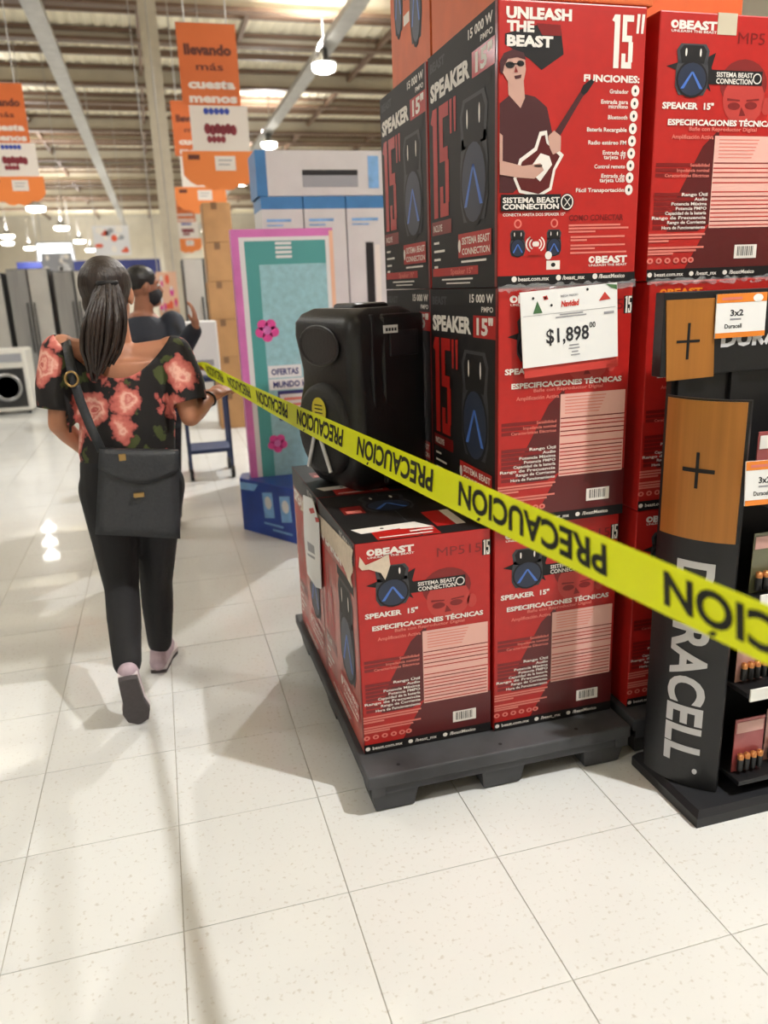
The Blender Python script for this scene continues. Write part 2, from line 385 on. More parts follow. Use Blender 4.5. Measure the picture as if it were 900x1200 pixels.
# ---- specification face
P = Print(372, 25, 868, 1140, BW, BH)
def spec_face(txt):
    P = Print(372, 25, 868, 1140, BW, BH)
    P.poly(m_maroon, [(600, 905), (868, 905), (868, 1092), (520, 1092)], 0)
    P.poly(m_maroon, [(610, 500), (560, 560), (470, 780), (440, 925), (560, 925), (620, 880), (620, 500)], 0)
    P.ell(m_fade2, 700, 300, 92, 100, 0); P.ell(m_fade, 705, 365, 82, 105, 1); P.ell(m_fade, 795, 390, 18, 36, 1)
    P.ell(m_fade2, 668, 392, 24, 16, 2); P.ell(m_fade2, 735, 388, 24, 16, 2); P.poly(m_fade2, [(640, 360), (690, 365), (690, 372), (640, 370)], 2); P.poly(m_fade2, [(715, 365), (765, 358), (765, 366), (715, 372)], 2); P.poly(m_fade2, [(698, 395), (716, 430), (690, 432)], 2)
    P.text(txt, 'BEAST', 442, 60, 582, 92, 1, bold=.05); P.ell(txt, 426, 76, 14, 16, 1); P.ell(m_red, 428, 76, 6, 7, 2); P.text(txt, 'UNLEASH THE BEAST', 415, 96, 582, 106, 1)
    P.text(m_dred, 'MP515', 665, 92, 832, 140, 1, bold=0)
    P.rect(m_blk, 835, 82, 868, 162, 0); P.fifteen(m_wht, 838, 84, 864, 160, 1)
    P.poly(m_blk, [(404, 240), (450, 222), (450, 258)], 1); P.poly(m_blk, [(545, 205), (585, 180), (572, 240), (590, 290), (555, 275), (575, 335), (545, 310)], 1)
    spk(P, 500, 255, 122, 212, 2)
    P.rect(m_blk, 560, 248, 770, 306, 3); P.text(m_wht, 'SISTEMA BEAST', 592, 255, 732, 275, 4); P.text(m_wht, 'CONNECTION', 592, 280, 732, 302, 4)
    P.ell(m_wht, 750, 278, 17, 22, 4); P.ell(m_blk, 750, 278, 13, 17, 5)
    P.text(txt, 'SPEAKER', 396, 382, 530, 408, 3, bold=.04); P.text(txt, '15"', 552, 382, 590, 408, 3, bold=.04)
    P.text(m_wht, 'ESPECIFICACIONES TÉCNICAS', 420, 450, 838, 474, 4, bold=.04); P.text(m_pink, 'Bafle con Reproductor Digital', 502, 480, 765, 496, 4)
    P.rect(m_pnl, 604, 516, 856, 912, 3)
    for i, y in enumerate([628, 650, 668, 690, 712, 752, 772, 790, 808, 826, 844, 862, 880, 898]):
        P.rect(m_red if i % 3 else m_dred, 606, y, 856 if i < 6 else 852, y+5, 4)
    for y in (530, 545, 560, 575, 590, 605): P.rect(m_pink, 622, y, 700+(y*7) % 110, y+4, 4)
    P.text(m_pink, 'Amplificación Activa', 438, 512, 598, 530, 4)
    left = [(640, 'Sensibilidad', 515), (662, 'Impedancia nominal', 465), (684, 'Características Eléctricas', 420), (765, 'Rango Útil', 490), (785, 'Audio', 540), (805, 'Potencia Máxima', 452), (825, 'Potencia PMPO', 470), (845, 'Capacidad de la batería', 430), (865, 'Rango de Frecuencia', 380), (885, 'Rango de Corriente', 440), (908, 'Hora de Funcionamiento', 420)]
    for y, t, x in left:
        P.rect(m_dred, 385, y-9, x+30, y+7, 1); P.text(m_pink if y < 700 else m_wht, t, x, y-8, 590, y+6, 4)
    for k, y in enumerate((938, 952, 966, 996, 1010, 1022)): P.rect(m_pink, 372, y-5, (592, 580, 450, 590, 560, 470)[k], y+4, 3)
    for x in (382, 416, 450, 484, 516, 542): P.ell(m_pink, x, 1052, 12, 13, 3); P.ell(m_red, x, 1052, 5, 6, 4)
    P.rect(m_wht, 716, 990, 808, 1052, 3)
    for i in range(11): P.rect(m_blk, 728+i*6.2, 997, 728+i*6.2+(2.2 if i % 3 else 3.6), 1040, 4)
    P.rect(m_blk, 372, 1090, 868, 1140, 2)
    for x, t, xe in ((402, 'beast.com.mx', 516), (566, '/beast_mx', 650), (702, '/BeastMexico', 806)): P.ell(m_wht, x-18, 1114, 9, 11, 3); P.text(m_wht, t, x, 1104, xe, 1122, 3)
    return P
P_spec = spec_face(m_wht); P_spec_o = spec_face(m_orange_txt)
# ---- functions face with the guitar player
P = Print(418, -12, 912, 985, BW, BH); P_func = P
P.text(m_wht, 'UNLEASH', 444, 12, 656, 48, 1, bold=.05); P.text(m_wht, 'THE', 446, 56, 534, 90, 1, bold=.05)
P.poly(m_blk, [(440, 100), (560, 62), (620, 66), (632, 160), (560, 215), (520, 180), (440, 135)], 0); P.poly(m_dred, [(540, 62), (620, 64), (622, 100), (560, 100)], 1)
P.text(m_wht, 'BEAST', 446, 103, 596, 138, 2, bold=.05)
P.fifteen(m_wht, 790, 20, 866, 200, 1); P.poly(m_wht, [(878, 15), (888, 15), (884, 80), (876, 80)], 1); P.poly(m_wht, [(894, 15), (904, 15), (900, 80), (892, 80)], 1)
P.text(m_wht, 'FUNCIONES:', 702, 224, 895, 248, 1, bold=.04)
for y, t, x in ((280, 'Grabador', 792), (316, 'Entrada para', 764), (332, 'micrófono', 790), (370, 'Bluetooth', 790), (414, 'Batería Recargable', 718), (460, 'Radio estéreo FM', 724), (496, 'Entrada de', 776), (512, 'tarjeta TF', 780), (546, 'Control remoto', 748), (580, 'Entrada de', 774), (596, 'tarjeta USB', 768), (632, 'Fácil Transportación', 686)):
    P.text(m_wht, t, x, y-8, 858, y+7, 1)
for i in range(9):
    y = 276+i*44.5; P.ell(m_wht, 882-i*.9, y, 14, 20, 1); P.ell(m_blk, 882-i*.9, y, 4, 7, 2, 8)
# player: trousers, shirt, arms, head, guitar
P.poly(m_shirt, [(424, 330), (470, 290), (540, 305), (580, 340), (600, 430), (560, 470), (540, 560), (470, 640), (424, 640)], 1)
P.poly(m_skin, [(450, 250), (500, 240), (506, 310), (492, 345), (452, 300)], 2); P.poly(m_skin, [(430, 190), (446, 172), (480, 168), (504, 178), (508, 215), (502, 250), (486, 276), (466, 274), (446, 250), (432, 225)], 3); P.poly(m_shirt, [(424, 190), (436, 164), (466, 150), (500, 160), (508, 184), (480, 176), (450, 182), (438, 205), (432, 235), (424, 225)], 4)
P.ell(m_blk, 456, 202, 15, 11, 5); P.ell(m_blk, 490, 196, 12, 10, 5); P.rect(m_blk, 456, 196, 490, 200, 5); P.poly(m_shirt, [(470, 238), (494, 232), (492, 244), (474, 248)], 5); P.poly(m_fade2, [(474, 205), (482, 225), (470, 226)], 5)
P.poly(m_blk, [(690, 288), (700, 262), (726, 240), (738, 248), (716, 284), (700, 300)], 3); P.poly(m_shirt, [(598, 440), (690, 285), (702, 296), (618, 452)], 4)
P.poly(m_wht, [(470, 590), (490, 520), (540, 480), (556, 425), (580, 420), (586, 455), (640, 505), (612, 560), (600, 630), (560, 655), (490, 640)], 4)
P.poly(m_maroon, [(480, 590), (498, 530), (548, 490), (562, 440), (574, 436), (580, 465), (626, 510), (604, 555), (592, 622), (556, 645), (496, 630)], 5)
P.poly(m_wht, [(520, 560), (560, 500), (590, 510), (600, 540), (560, 600)], 6); P.rect(m_blk, 540, 540, 566, 550, 7)
P.poly(m_skin, [(424, 525), (500, 545), (560, 535), (572, 560), (540, 590), (480, 585), (424, 575)], 7)
P.poly(m_skin, [(585, 440), (604, 420), (628, 440), (628, 490), (602, 505), (590, 480)], 7); P.poly(m_skin, [(424, 430), (434, 440), (434, 530), (424, 530)], 3)
P.rect(m_blk, 428, 646, 632, 706, 8); P.text(m_wht, 'SISTEMA BEAST', 434, 656, 628, 676, 9, bold=.03); P.text(m_wht, 'CONNECTION', 434, 680, 626, 699, 9, bold=.04)
P.ell(m_blk, 654, 675, 25, 32, 8); P.ell(m_wht, 654, 675, 22, 29, 9); P.ell(m_blk, 654, 675, 18, 24, 10); P.poly(m_wht, [(643, 660), (646, 660), (666, 690), (663, 690)], 11); P.poly(m_wht, [(663, 660), (666, 660), (646, 690), (643, 690)], 11)
P.text(m_wht, 'CONECTA HASTA DOS SPEAKER 15"', 436, 713, 650, 724, 1)
for cx in (487, 613):
    P.ell(m_pink, cx, 752, 13, 17, 1); P.ell(m_red, cx, 752, 8, 11, 2); spk(P, cx, 825, 52, 100, 1)
for r, q in ((34, 1), (29, 3), (23, 5), (18, 7), (12, 9)): P.ell(m_wht if q in (1, 5, 9) else m_red, 548, 828, r, r*1.02, q)
P.poly(m_red, [(520, 790), (576, 790), (548, 826)], 10); P.poly(m_red, [(520, 868), (576, 868), (548, 830)], 10); P.ell(m_wht, 548, 828, 8, 10, 11)
P.rect(m_wht, 588, 892, 636, 926, 1); P.ell(m_blk, 612, 908, 8, 8, 2); P.ell(m_wht, 594, 872, 12, 16, 5)
P.text(m_dred, 'COMO CONECTAR', 664, 722, 860, 744, 1, bold=.03)
for y, a, b in ((762, 664, 850), (774, 664, 880), (786, 664, 760), (806, 672, 868), (818, 672, 730), (838, 672, 870), (850, 672, 760), (866, 672, 876)): P.rect(m_pink, a, y-4, b, y+3, 1)
P.text(m_wht, 'BEAST', 764, 880, 880, 906, 1, bold=.05); P.ell(m_wht, 750, 893, 11, 13, 1); P.ell(m_red, 752, 893, 5, 6, 2); P.text(m_wht, 'UNLEASH THE BEAST', 740, 910, 880, 919, 1)
P.rect(m_blk, 418, 945, 912, 985, 1)
for x, t, xe in ((490, 'beast.com.mx', 598), (646, '/beast_mx', 726), (778, '/BeastMexico', 874)): P.ell(m_wht, x-14, 958, 9, 11, 2); P.text(m_wht, t, x, 950, xe, 966, 2)
# ---- side face (black, big speaker picture)
def side_face(bg, dark):
    P = Print(0, 0, 53, 67, BD, BH)
    P.rect(bg, 0, 0, 53, 67, 0)
    P.rect(dark, 0, 0, 51.5, 7.4, 1); P.text(m_gry, 'BEAST', 2, 2.2, 15, 4.6, 2, bold=.05); P.text(m_wht, '15 000 W', 33.5, 1.5, 50, 3.8, 2, bold=.03); P.text(m_wht, 'PMPO', 42, 4.9, 50, 6.4, 2)
    P.rect(m_red, 36, 7.4, 52, 13.6, 1); P.text(m_wht, 'SPEAKER', 2, 8, 34.5, 12.6, 2, bold=.05); P.text(m_wht, '15"', 38.5, 8, 50, 12.6, 2, bold=.04)
    P.fifteen(m_red, 1.5, 15, 17.5, 46, 2); P.poly(m_red, [(18.5, 15), (20.6, 15), (20.2, 24), (18.9, 24)], 2); P.poly(m_red, [(21.8, 15), (23.9, 15), (23.5, 24), (22.2, 24)], 2)
    P.rect(m_blk, 27, 14.4, 49, 17.5, 2)
    spk(P, 37, 34, 20, 33, 3)
    P.rect(m_dred, 1.5, 47, 19, 51, 2); P.text(m_wht, 'INCLUYE', 3, 48, 11, 50, 3)
    for y, a in ((53, 8), (55.5, 13), (58, 9), (60.2, 6.5)): P.rect(m_wht, 3, y, a, y+.7, 2)
    P.rect(m_red, 25, 52, 49.5, 58.6, 5); P.text(m_wht, 'SISTEMA BEAST', 28, 53, 48.5, 55, 6); P.text(m_wht, 'CONNECTION', 28, 56, 48.5, 57.8, 6); P.ell(m_wht, 26, 55.3, 1.1, 1.8, 6)
    P.rect(m_wht, 27, 59.4, 46, 60, 2)
    P.rect(m_red, 1.5, 61, 40, 63.4, 2); P.text(m_pink, 'Speaker 15"', 18, 61.4, 36, 63, 3); P.rect(m_wht, 10, 64.2, 36, 64.7, 2); P.rect(m_wht, 14, 65.4, 34, 65.8, 2)
    P.rect(m_dred, 51.5, 0, 53, 67, 1)
    return P
P_side = side_face(m_blk, m_blk); P_side2 = side_face(mat('print_glare_red', (170, 70, 58), .4, var=.25, scale=14, coat=.4), m_gry)  # second one: pale washed red, plastic wrap glare put into the colour
# ---- orange side face of the lying top cartons
P_or = P = Print(0, 0, 53, 67, BD, BH)
P.rect(m_org, 0, 0, 53, 67, 0); spk(P, 12, 33, 13, 40, 1); spk(P, 36, 40, 16, 40, 1); P.fifteen(m_blk, 20, 26, 28, 44, 1); P.rect(m_blk, 3, 4, 48, 9, 1); P.text(m_org, 'SPEAKER', 6, 5, 30, 8, 2, bold=.04)
P.text(m_wht, 'BEAST', 38, 12, 49, 15, 1, bold=.04); P.rect(m_wht, 19, 48, 27, 51, 1)
# ---- top face
P_top = P = Print(0, 0, 41, 53, BW, BD)
P.rect(m_blk, 0, 0, 41, 53, 0); P.rect(m_dred, 4, 15, 11, 24, 1); P.rect(m_pink, 5, 20, 10, 23, 2); spk(P, 20, 15, 16, 20, 2); P.rect(m_red, 7, 44, 26, 52.4, 1); P.poly(m_wht, [(2, 40), (22, 39), (26, 46), (16, 44.6), (16, 43.8), (4, 45)], 2); P.rect(m_wht, 18, 47, 25, 48.2, 3); P.rect(m_wht, 8, 50, 24, 50.8, 3); P.rect(m_red, 27, 30, 33, 46, 1); P.rect(m_wht, 33, 30, 36, 46, 1); P.ell(m_blk, 11, 42, .6, .6, 3)
P.rect(m_gry, 20, 0, 20.4, 53, 1)
me_spec = P_spec.mesh('front_print', fr_front(0, 0, 0)); me_spec_o = P_spec_o.mesh('front_print', fr_front(0, 0, 0)); me_func = P_func.mesh('front_print', fr_front(0, 0, 0))
me_side = P_side.mesh('side_print', fr_left(0, BD, 0)); me_side2 = P_side2.mesh('side_print', fr_left(0, BD, 0)); me_or = P_or.mesh('side_print', fr_left(0, BD, 0)); me_topp = P_top.mesh('top_print', fr_top(0, 0, BH))
def carton_mesh(m):
    g = G(); g.box((0, 0, 0), (BW, BD, BH), m, bev=.004); return g.mesh('carton')
cm_red = carton_mesh(m_red); cm_org = carton_mesh(m_org)
g = G(); g.box((BW/2-.03, -.0012, BH-.05), (BW/2+.03, BD+.0012, BH+.0012), mat('packing_tape', (200, 190, 168), .2, coat=.5))
tape_me = g.mesh('packing_tape')
def carton(x, y, z, lb, front=None, side=True, top=False, body=None, rz=0.0, seal=False, worn=False):  # worn: picks the side print with film glare painted into its red
    t = thing('speaker_carton', (x, y, z), lb, 'carton', 'stacked speaker cartons', rz)
    meshobj('carton', body or cm_red, t)
    if front is not None: meshobj('front_print', front, t)
    if side: meshobj('side_print', me_or if body is cm_org else me_side2 if worn else me_side, t)
    if top: meshobj('top_print', me_topp, t)
    if seal: meshobj('packing_tape', tape_me, t)
    return t
ZP = .14; c1, c2, c3, c4 = .462, .880, 1.345, 1.765
ya, yb = 2.015, 2.553
e = .0025
c_front = carton(c1, ya+.01, ZP, 'red speaker carton with torn corner, front left on the floor pallet', me_spec, top=True, worn=True)
carton(c1, yb+.008, ZP, 'red speaker carton behind the torn one, directly under the black loudspeaker', None, top=True, worn=True)
carton(c2, ya, ZP, 'red speaker carton on the pallet right of the torn one, lowest of the tall stack', me_spec, False)
carton(c2, yb, ZP, 'red speaker carton behind the lowest one of the tall stack', None, False)
carton(c2, ya-.02, ZP+BH+e, 'red speaker carton carrying the white $1,898 price sign', me_spec, top=False, rz=.012)
carton(c2+.002, yb-.01, ZP+BH+e, 'speaker carton half hidden behind the black loudspeaker, black side showing', None)
c_guitar = carton(c2-.004, ya-.022, ZP+2*(BH+e), 'red speaker carton printed with a guitar player and a list of functions', me_func, rz=-.006)
carton(c2, yb-.012, ZP+2*(BH+e), 'black sided speaker carton at the rear of the third tier', None)
carton(c2+.015, ya-.02, ZP+3*(BH+e), 'orange carton at the very top front of the tall stack', None, body=cm_org)
carton(c2+.012, ya+.52, ZP+3*(BH+e), 'orange carton at the very top rear of the tall stack', None, body=cm_org).scale = (1, .76, 1)
carton(c3, ya-.01, ZP, 'lowest red carton of the right stack, behind the battery stand', me_spec, False)
carton(c3-.002, ya-.014, ZP+BH+e, 'red carton with orange heading, behind the battery stand header', me_spec_o, False)
c_right = carton(c3-.012, ya-.01, ZP+2*(BH+e), 'top red carton of the right stack with technical specifications and white table', me_spec, False, seal=True, rz=.006)
carton(c3, ya+.21, ZP+3*(BH+e), 'orange carton set back on top of the right stack', None, body=cm_org)
for k in range(3): carton(c4+.01, ya+.05, ZP+k*(BH+e), 'red carton at the right edge of the picture, %s tier' % ['lowest', 'middle', 'top'][k], me_spec if k < 2 else me_func, False)
# crumpled stretch film along the seams
m_film = bpy.data.materials.new('stretch_film'); m_film.use_nodes = True
nt = m_film.node_tree; b = nt.nodes['Principled BSDF']; b.inputs['Base Color'].default_value = (.75, .75, .75, 1); b.inputs['Roughness'].default_value = .12; b.inputs['Alpha'].default_value = .28; b.inputs['Specular IOR Level'].default_value = .8
def film(par, x0, x1, y, z0, z1):
    g = G(); n = 40; vs = []; rr = random.Random(int(x0*100))
    for i in range(n+1):
        for k in range(4): vs.append((x0+(x1-x0)*i/n, y-.004-rr.uniform(0, .006), z0+(z1-z0)*k/3+rr.uniform(-.005, .005)))
    g.add(vs, [(i*4+k, (i+1)*4+k, (i+1)*4+k+1, i*4+k+1) for i in range(n) for k in range(3)], m_film, True)
    o = g.obj('stretch_film', par, False); o['label'] = 'crumpled clear stretch film'
film(c_guitar, .0, BW, 0, -.014, .003); film(c_right, .0, BW, 0, -.012, .003)
# torn paper on the front left carton
m_torn = mat('torn_paper', (206, 190, 170), .8, var=.08, scale=40, bump=.2)
g = G()
def fp(x, y): p = pY(x, y, ya+.01); return (p.x, ya+.01-.0035, p.z)
pts = [(421, 652), (428, 662), (444, 655), (455, 649), (457, 662), (453, 674), (451, 679), (446, 671), (432, 667), (424, 668), (420, 664)]
q = [fp(*p) for p in pts]; g.add(q, [tuple(range(len(q)))[::-1]], m_torn)
x0 = c1-.004
def sp(x, y): p = pX(x, y, x0); return (x0, p.y, p.z)
pts = [(352, 597), (356, 584), (371, 600), (383, 612), (398, 628), (414, 645), (412, 655), (414, 668), (411, 676), (413, 690), (408, 680), (404, 668), (398, 655), (388, 640), (380, 630), (374, 622), (364, 606)]
q = [sp(*p) for p in pts]; q = [(a, min(max(b, ya+.012), yb+.5), min(c, ZP+BH-.004)) for a, b, c in q]; g.add(q, [tuple(range(len(q)))], m_torn)
o = g.obj('torn_paper', c_front); o['label'] = 'torn pale paper layer'
# ---------------------------------------------------------------- pallets
m_pal = mat('pallet_plastic', (58, 59, 62), .6, var=.5, scale=5, bump=.15)
def pallet(x0, x1, y0, y1, lb):
    t = thing('plastic_pallet', ((x0+x1)/2, (y0+y1)/2, 0), lb, 'pallet', 'black plastic pallets')
    g = G(); g.box((x0, y0, .095), (x1, y1, .138), m_pal, bev=.006)
    g.box((x0+.01, y0+.01, .07), (x1-.01, y0+.05, .1), m_pal); g.box((x0+.01, y1-.05, .07), (x1-.01, y1-.01, .1), m_pal); g.box((x0+.01, y0, .07), (x0+.05, y1, .1), m_pal); g.box((x1-.05, y0, .07), (x1-.01, y1, .1), m_pal)
    dk = g.obj('deck', t)
    gg = G(); k = 0
    for i in range(3):
        for j in range(3):
            cx = x0+.085+(x1-x0-.17)*i/2; cy = y0+.085+(y1-y0-.17)*j/2; a, b = .075, .06
            G().rings([[(cx+sx*r, cy+sy*r, z) for sx, sy in ((-1, -1), (1, -1), (1, 1), (-1, 1))] for r, z in ((b-.006, 0), (b, .006), (a, .096))], m_pal, smooth=False).obj('foot', t)
    for xh in (.12, .5, .8):
        gg.lathe([(.006, .1383), (.006, .1386)], (x0+(x1-x0)*xh, y0+.04, 0), mat('pallet_hole', (8, 8, 8), .8), 8)
    gg.obj('drain_hole', dk)
    return t
pallet(.44, 1.30, 1.905, 3.16, 'scuffed black plastic pallet under the torn front carton')
pallet(1.325, 2.22, 1.93, 3.16, 'black plastic pallet behind the battery stand')
# ---------------------------------------------------------------- price signs
m_paper = mat('sign_paper', (236, 236, 234), .5)
m_ink = mat('sign_ink', (40, 40, 46), .5)
m_green = mat('sign_green', (70, 110, 70), .5); m_sred = mat('sign_red', (196, 60, 52), .5)
t = thing('price_sign', (.944, 1.98, 1.27), 'white price sign reading $1,898 hanging on a red carton', 'price sign')
A = pY(609, 343, 1.975); B = pY(723, 331, 1.975); C = pY(725, 418, 1.975); D = pY(613, 432, 1.975)
ux = (B-A); uz = (A-D); ux.y = 0; uz.y = 0; W_, H_ = ux.length, uz.length
ux.normalize(); uz.normalize()
O = D.copy(); O.y = 1.974
sgn = G(); vs = [O+ux*u+uz*v+Vector((0, y, 0)) for y in (0, .003) for u, v in ((0, 0), (W_, 0), (W_, H_), (0, H_))]
sgn.add(vs, [(0, 1, 2, 3), (7, 6, 5, 4), (0, 4, 5, 1), (1, 5, 6, 2), (2, 6, 7, 3), (3, 7, 4, 0)], m_paper); sgn.obj('card', t)
sgn = G(); O2 = O-uz*.028+ux*.005; vs = [O2+ux*u+uz*v+Vector((0, y, 0)) for y in (.004, .006) for u, v in ((0, 0), (W_-.002, 0), (W_-.002, H_*.6), (0, H_*.6))]
sgn.add(vs, [(0, 1, 2, 3), (7, 6, 5, 4), (0, 4, 5, 1), (1, 5, 6, 2), (2, 6, 7, 3), (3, 7, 4, 0)], m_sred); sgn.obj('backing_card', t)
P = Print(205, 70, 670, 440, W_, H_)
P.text(m_ink, '$1,898', 320, 258, 527, 330, 1, bold=.02); P.text(m_ink, '00', 530, 248, 560, 276, 1)
P.text(m_sred, 'Navidad', 396, 130, 480, 158, 1, bold=.05, slant=.1); P.text(mat('sign_grey', (150, 150, 156), .5), 'MEGA PRECIO', 396, 102, 478, 112, 1)
P.poly(m_green, [(262, 178), (306, 178), (284, 118)], 1); P.poly(m_sred, [(578, 150), (636, 146), (608, 108)], 1); P.poly(m_green, [(612, 70), (668, 80), (668, 104), (640, 92)], 1)
for x, y in ((265, 104), (350, 146), (524, 88), (322, 108)): P.ell(m_ink, x, y, 6, 7, 1, 8)
P.poly(m_sred, [(310, 100), (330, 96), (336, 116), (316, 118)], 1)
gy = MATS['sign_grey']
P.rect(gy, 215, 186, 660, 188, 1)
for y, a, b in ((196, 388, 500), (208, 368, 516), (352, 430, 476), (368, 426, 480), (386, 440, 472), (402, 436, 480)): P.rect(gy, a, y-3, b, y+3, 1)
P.rect(gy, 602, 206, 652, 218, 1)
fr = lambda u, v, w: O+ux*u+uz*v+Vector((0, -w, 0))
me = P.mesh('print', fr); off = t.location; me.transform(Matrix.Translation(-off)); meshobj('print', me, t)
# tag on the left side of the bottom cartons
t = thing('price_tag', (.452, 2.7, .45), 'white price tag stuck on the left side of the lower cartons', 'price tag')
q = [pX(*p, .452) for p in ((356, 580), (366, 581), (374, 612), (377, 690), (371, 688), (361, 672), (357, 625))]
q = [Vector((.452, min(p.y, 3.07), min(p.z, .80))) for p in q]
g = G(); n = len(q); vs = q+[p+Vector((-.003, 0, 0)) for p in q]
g.add(vs, [tuple(range(n))[::-1], tuple(range(n, 2*n))]+[(i, (i+1) % n, n+(i+1) % n, n+i) for i in range(n)], m_paper); g.obj('card', t)
g = G()
def tp(m, pts):
    v = [pX(*p, .4485) for p in pts]; g.add([Vector((.4485, min(p.y, 3.06), min(p.z, .795))) for p in v], [tuple(range(len(v)))], m)
tp(gy, [(360, 634), (368, 640), (369, 650), (361, 645)]); tp(gy, [(360, 648), (369, 653), (369, 656), (361, 651)]); tp(m_sred, [(362, 596), (367, 595), (369, 601), (364, 602)]); tp(m_sred, [(369, 606), (373, 607), (374, 612), (370, 612)])
g.obj('print', t)
# ================================================================ black loudspeaker
m_spk = mat('speaker_plastic', (22, 22, 25), .42, bump=.08, scale=120)
m_spk2 = mat('speaker_baffle', (34, 34, 38), .35, bump=.05, scale=80)
m_grille = mat('speaker_grille', (18, 18, 21), .6, bump=.4, scale=300)
zb = ZP+BH+.001; SY0, SY1 = 2.53, 2.93; SX0, SX1 = .515, .825; SH = .62; syc = (SY0+SY1)/2
t = thing('loudspeaker', ((SX0+SX1)/2, syc, zb), 'black plastic loudspeaker standing on the lower cartons, front turned to the aisle', 'loudspeaker')
def ssec(z, hw, fx, bx, bw):
    """horizontal section: front half width hw, front x, back x, back half width bw; rounded corners"""
    r = min(.045, hw*.3); pts = []
    def arc(cx, cy, a0, a1):
        for i in range(5):
            a = math.radians(a0+(a1-a0)*i/4); pts.append((cx+r*math.cos(a), cy+r*math.sin(a), zb+z))
    arc(fx+r, syc+hw-r, 90, 180); arc(fx+r, syc-hw+r, 180, 270); arc(bx-r, syc-bw+r, 270, 360); arc(bx-r, syc+bw-r, 0, 90)
    return pts
secs = [(0, .13, .055, .29, .12), (.012, .145, .035, .30, .14), (.05, .175, .018, .305, .16), (.14, .198, .004, .31, .17), (.22, .202, 0, .31, .172), (.30, .192, .004, .31, .17), (.36, .178, .012, .31, .165), (.41, .176, .012, .31, .165), (.47, .185, .006, .31, .168), (.53, .192, -.002, .31, .17), (.575, .19, 0, .31, .168), (.602, .175, .018, .30, .155), (.62, .14, .05, .28, .12)]
G().rings([ssec(z, hw, SX0+a, SX0+b, bw) for z, hw, a, b, bw in secs], m_spk).obj('cabinet', t)
# round woofer grille on the front, horn opening, light strips
def disc(cx, cy, cz, r, h, m, name, parent, rz=1.0):
    g = G(); rings = []
    for rr, d in ((r, 0), (r*.97, h*.6), (r*.85, h), (r*.3, h*1.1)):
        rings.append([(cx-d, cy+rr*math.cos(2*math.pi*k/28), cz+rr*rz*math.sin(2*math.pi*k/28)) for k in range(28)])
    return g.rings(rings, m).obj(name, parent)
disc(SX0+.008, syc, zb+.21, .165, .03, m_grille, 'woofer_grille', t)
g = G(); g.rings([[(SX0+x, syc+a*math.cos(2*math.pi*k/20), zb+.50+b*math.sin(2*math.pi*k/20)) for k in range(20)] for a, b, x in ((.13, .07, -.006), (.12, .062, -.012), (.10, .05, .004))], m_spk2, cap=True).obj('horn', t)
for s in (-1, 1):
    g = G(); g.box((SX0+.004, syc+s*.205-.012, zb+.46), (SX0+.055, syc+s*.205+.012, zb+.56), m_spk2, bev=.006)
m_strip = mat('light_strip', (206, 206, 206), .4)
for s in (-1, 1):
    g = G(); g.tube([(SX0-.032, syc+s*.02, zb+.19), (SX0-.03, syc+s*.075, zb+.075)], .007, m_strip, 8).obj('light_strip', t)
g = G(); g.rings([[(SX0-x, syc-.02+.045*math.cos(2*math.pi*k/20), zb+.285+.045*math.sin(2*math.pi*k/20)) for k in range(20)] for x in (.0295, .0315)], mat('yellow_sticker', (206, 190, 60), .5)).obj('sticker', t)
g = G()
for i in range(4): g.box((SX0-.0325, syc-.02-.025, zb+.262+i*.013), (SX0-.0318, syc-.02+.025, zb+.266+i*.013), m_ink)
g.obj('sticker_print', t)
# side handle recess, seam, rear panel ridges, white label, top handle, feet
ysd = syc-.185
g = G(); g.box((SX0+.085, SY0+.012, zb+.16), (SX0+.098, SY0+.03, zb+.60), m_spk2, bev=.004).obj('seam', t)
g = G(); g.box((SX0+.13, SY0+.018, zb+.02), (SX0+.31, SY0+.045, zb+.60), m_spk, bev=.012).obj('side_panel', t)
g = G(); g.box((SX0+.16, SY0+.012, zb+.46), (SX0+.28, SY0+.022, zb+.545), m_spk2, bev=.004).obj('handle_recess', t)
lx = pY(438, 387, SY0)
g = G(); g.box((lx.x-.028, SY0+.008, lx.z-.013), (lx.x+.028, SY0+.014, lx.z+.013), m_paper); o = g.obj('label_sticker', t)
g = G()
for i in range(4): g.box((lx.x-.022+i*.012, SY0+.0072, lx.z-.006), (lx.x-.014+i*.012, SY0+.008, lx.z+.004), m_ink)
g.obj('label_print', t)
g = G(); g.box((SX0+.1, syc-.07, zb+.6), (SX0+.25, syc+.07, zb+.635), m_spk, bev=.014); g.obj('top_handle', t)
t.rotation_euler = (0, 0, math.radians(SPKR))
# ================================================================ battery stand
m_sb = mat('stand_black', (20, 20, 22), .4, bump=.03, scale=60)
m_sbase = mat('stand_base', (28, 29, 33), .5, var=.15, scale=9)
m_cop = mat('copper_board', (176, 116, 52), .34, .35, var=.12, scale=3, stretch=(14, 14, .3))
m_letter = mat('stand_lettering', (206, 206, 208), .5)
st = thing('battery_stand', (1.6, 1.83, 0), 'black and copper battery display stand at the right edge', 'display stand')
g = G(); g.rings([[(x, y, z) for x, y in ((1.305+i, 1.575+i), (2.05-i, 1.575+i), (2.05-i, 1.90-i), (1.305+i, 1.90-i))] for i, z in ((0, 0), (0, .03), (.012, .048))], m_sbase, smooth=False).obj('base', st)
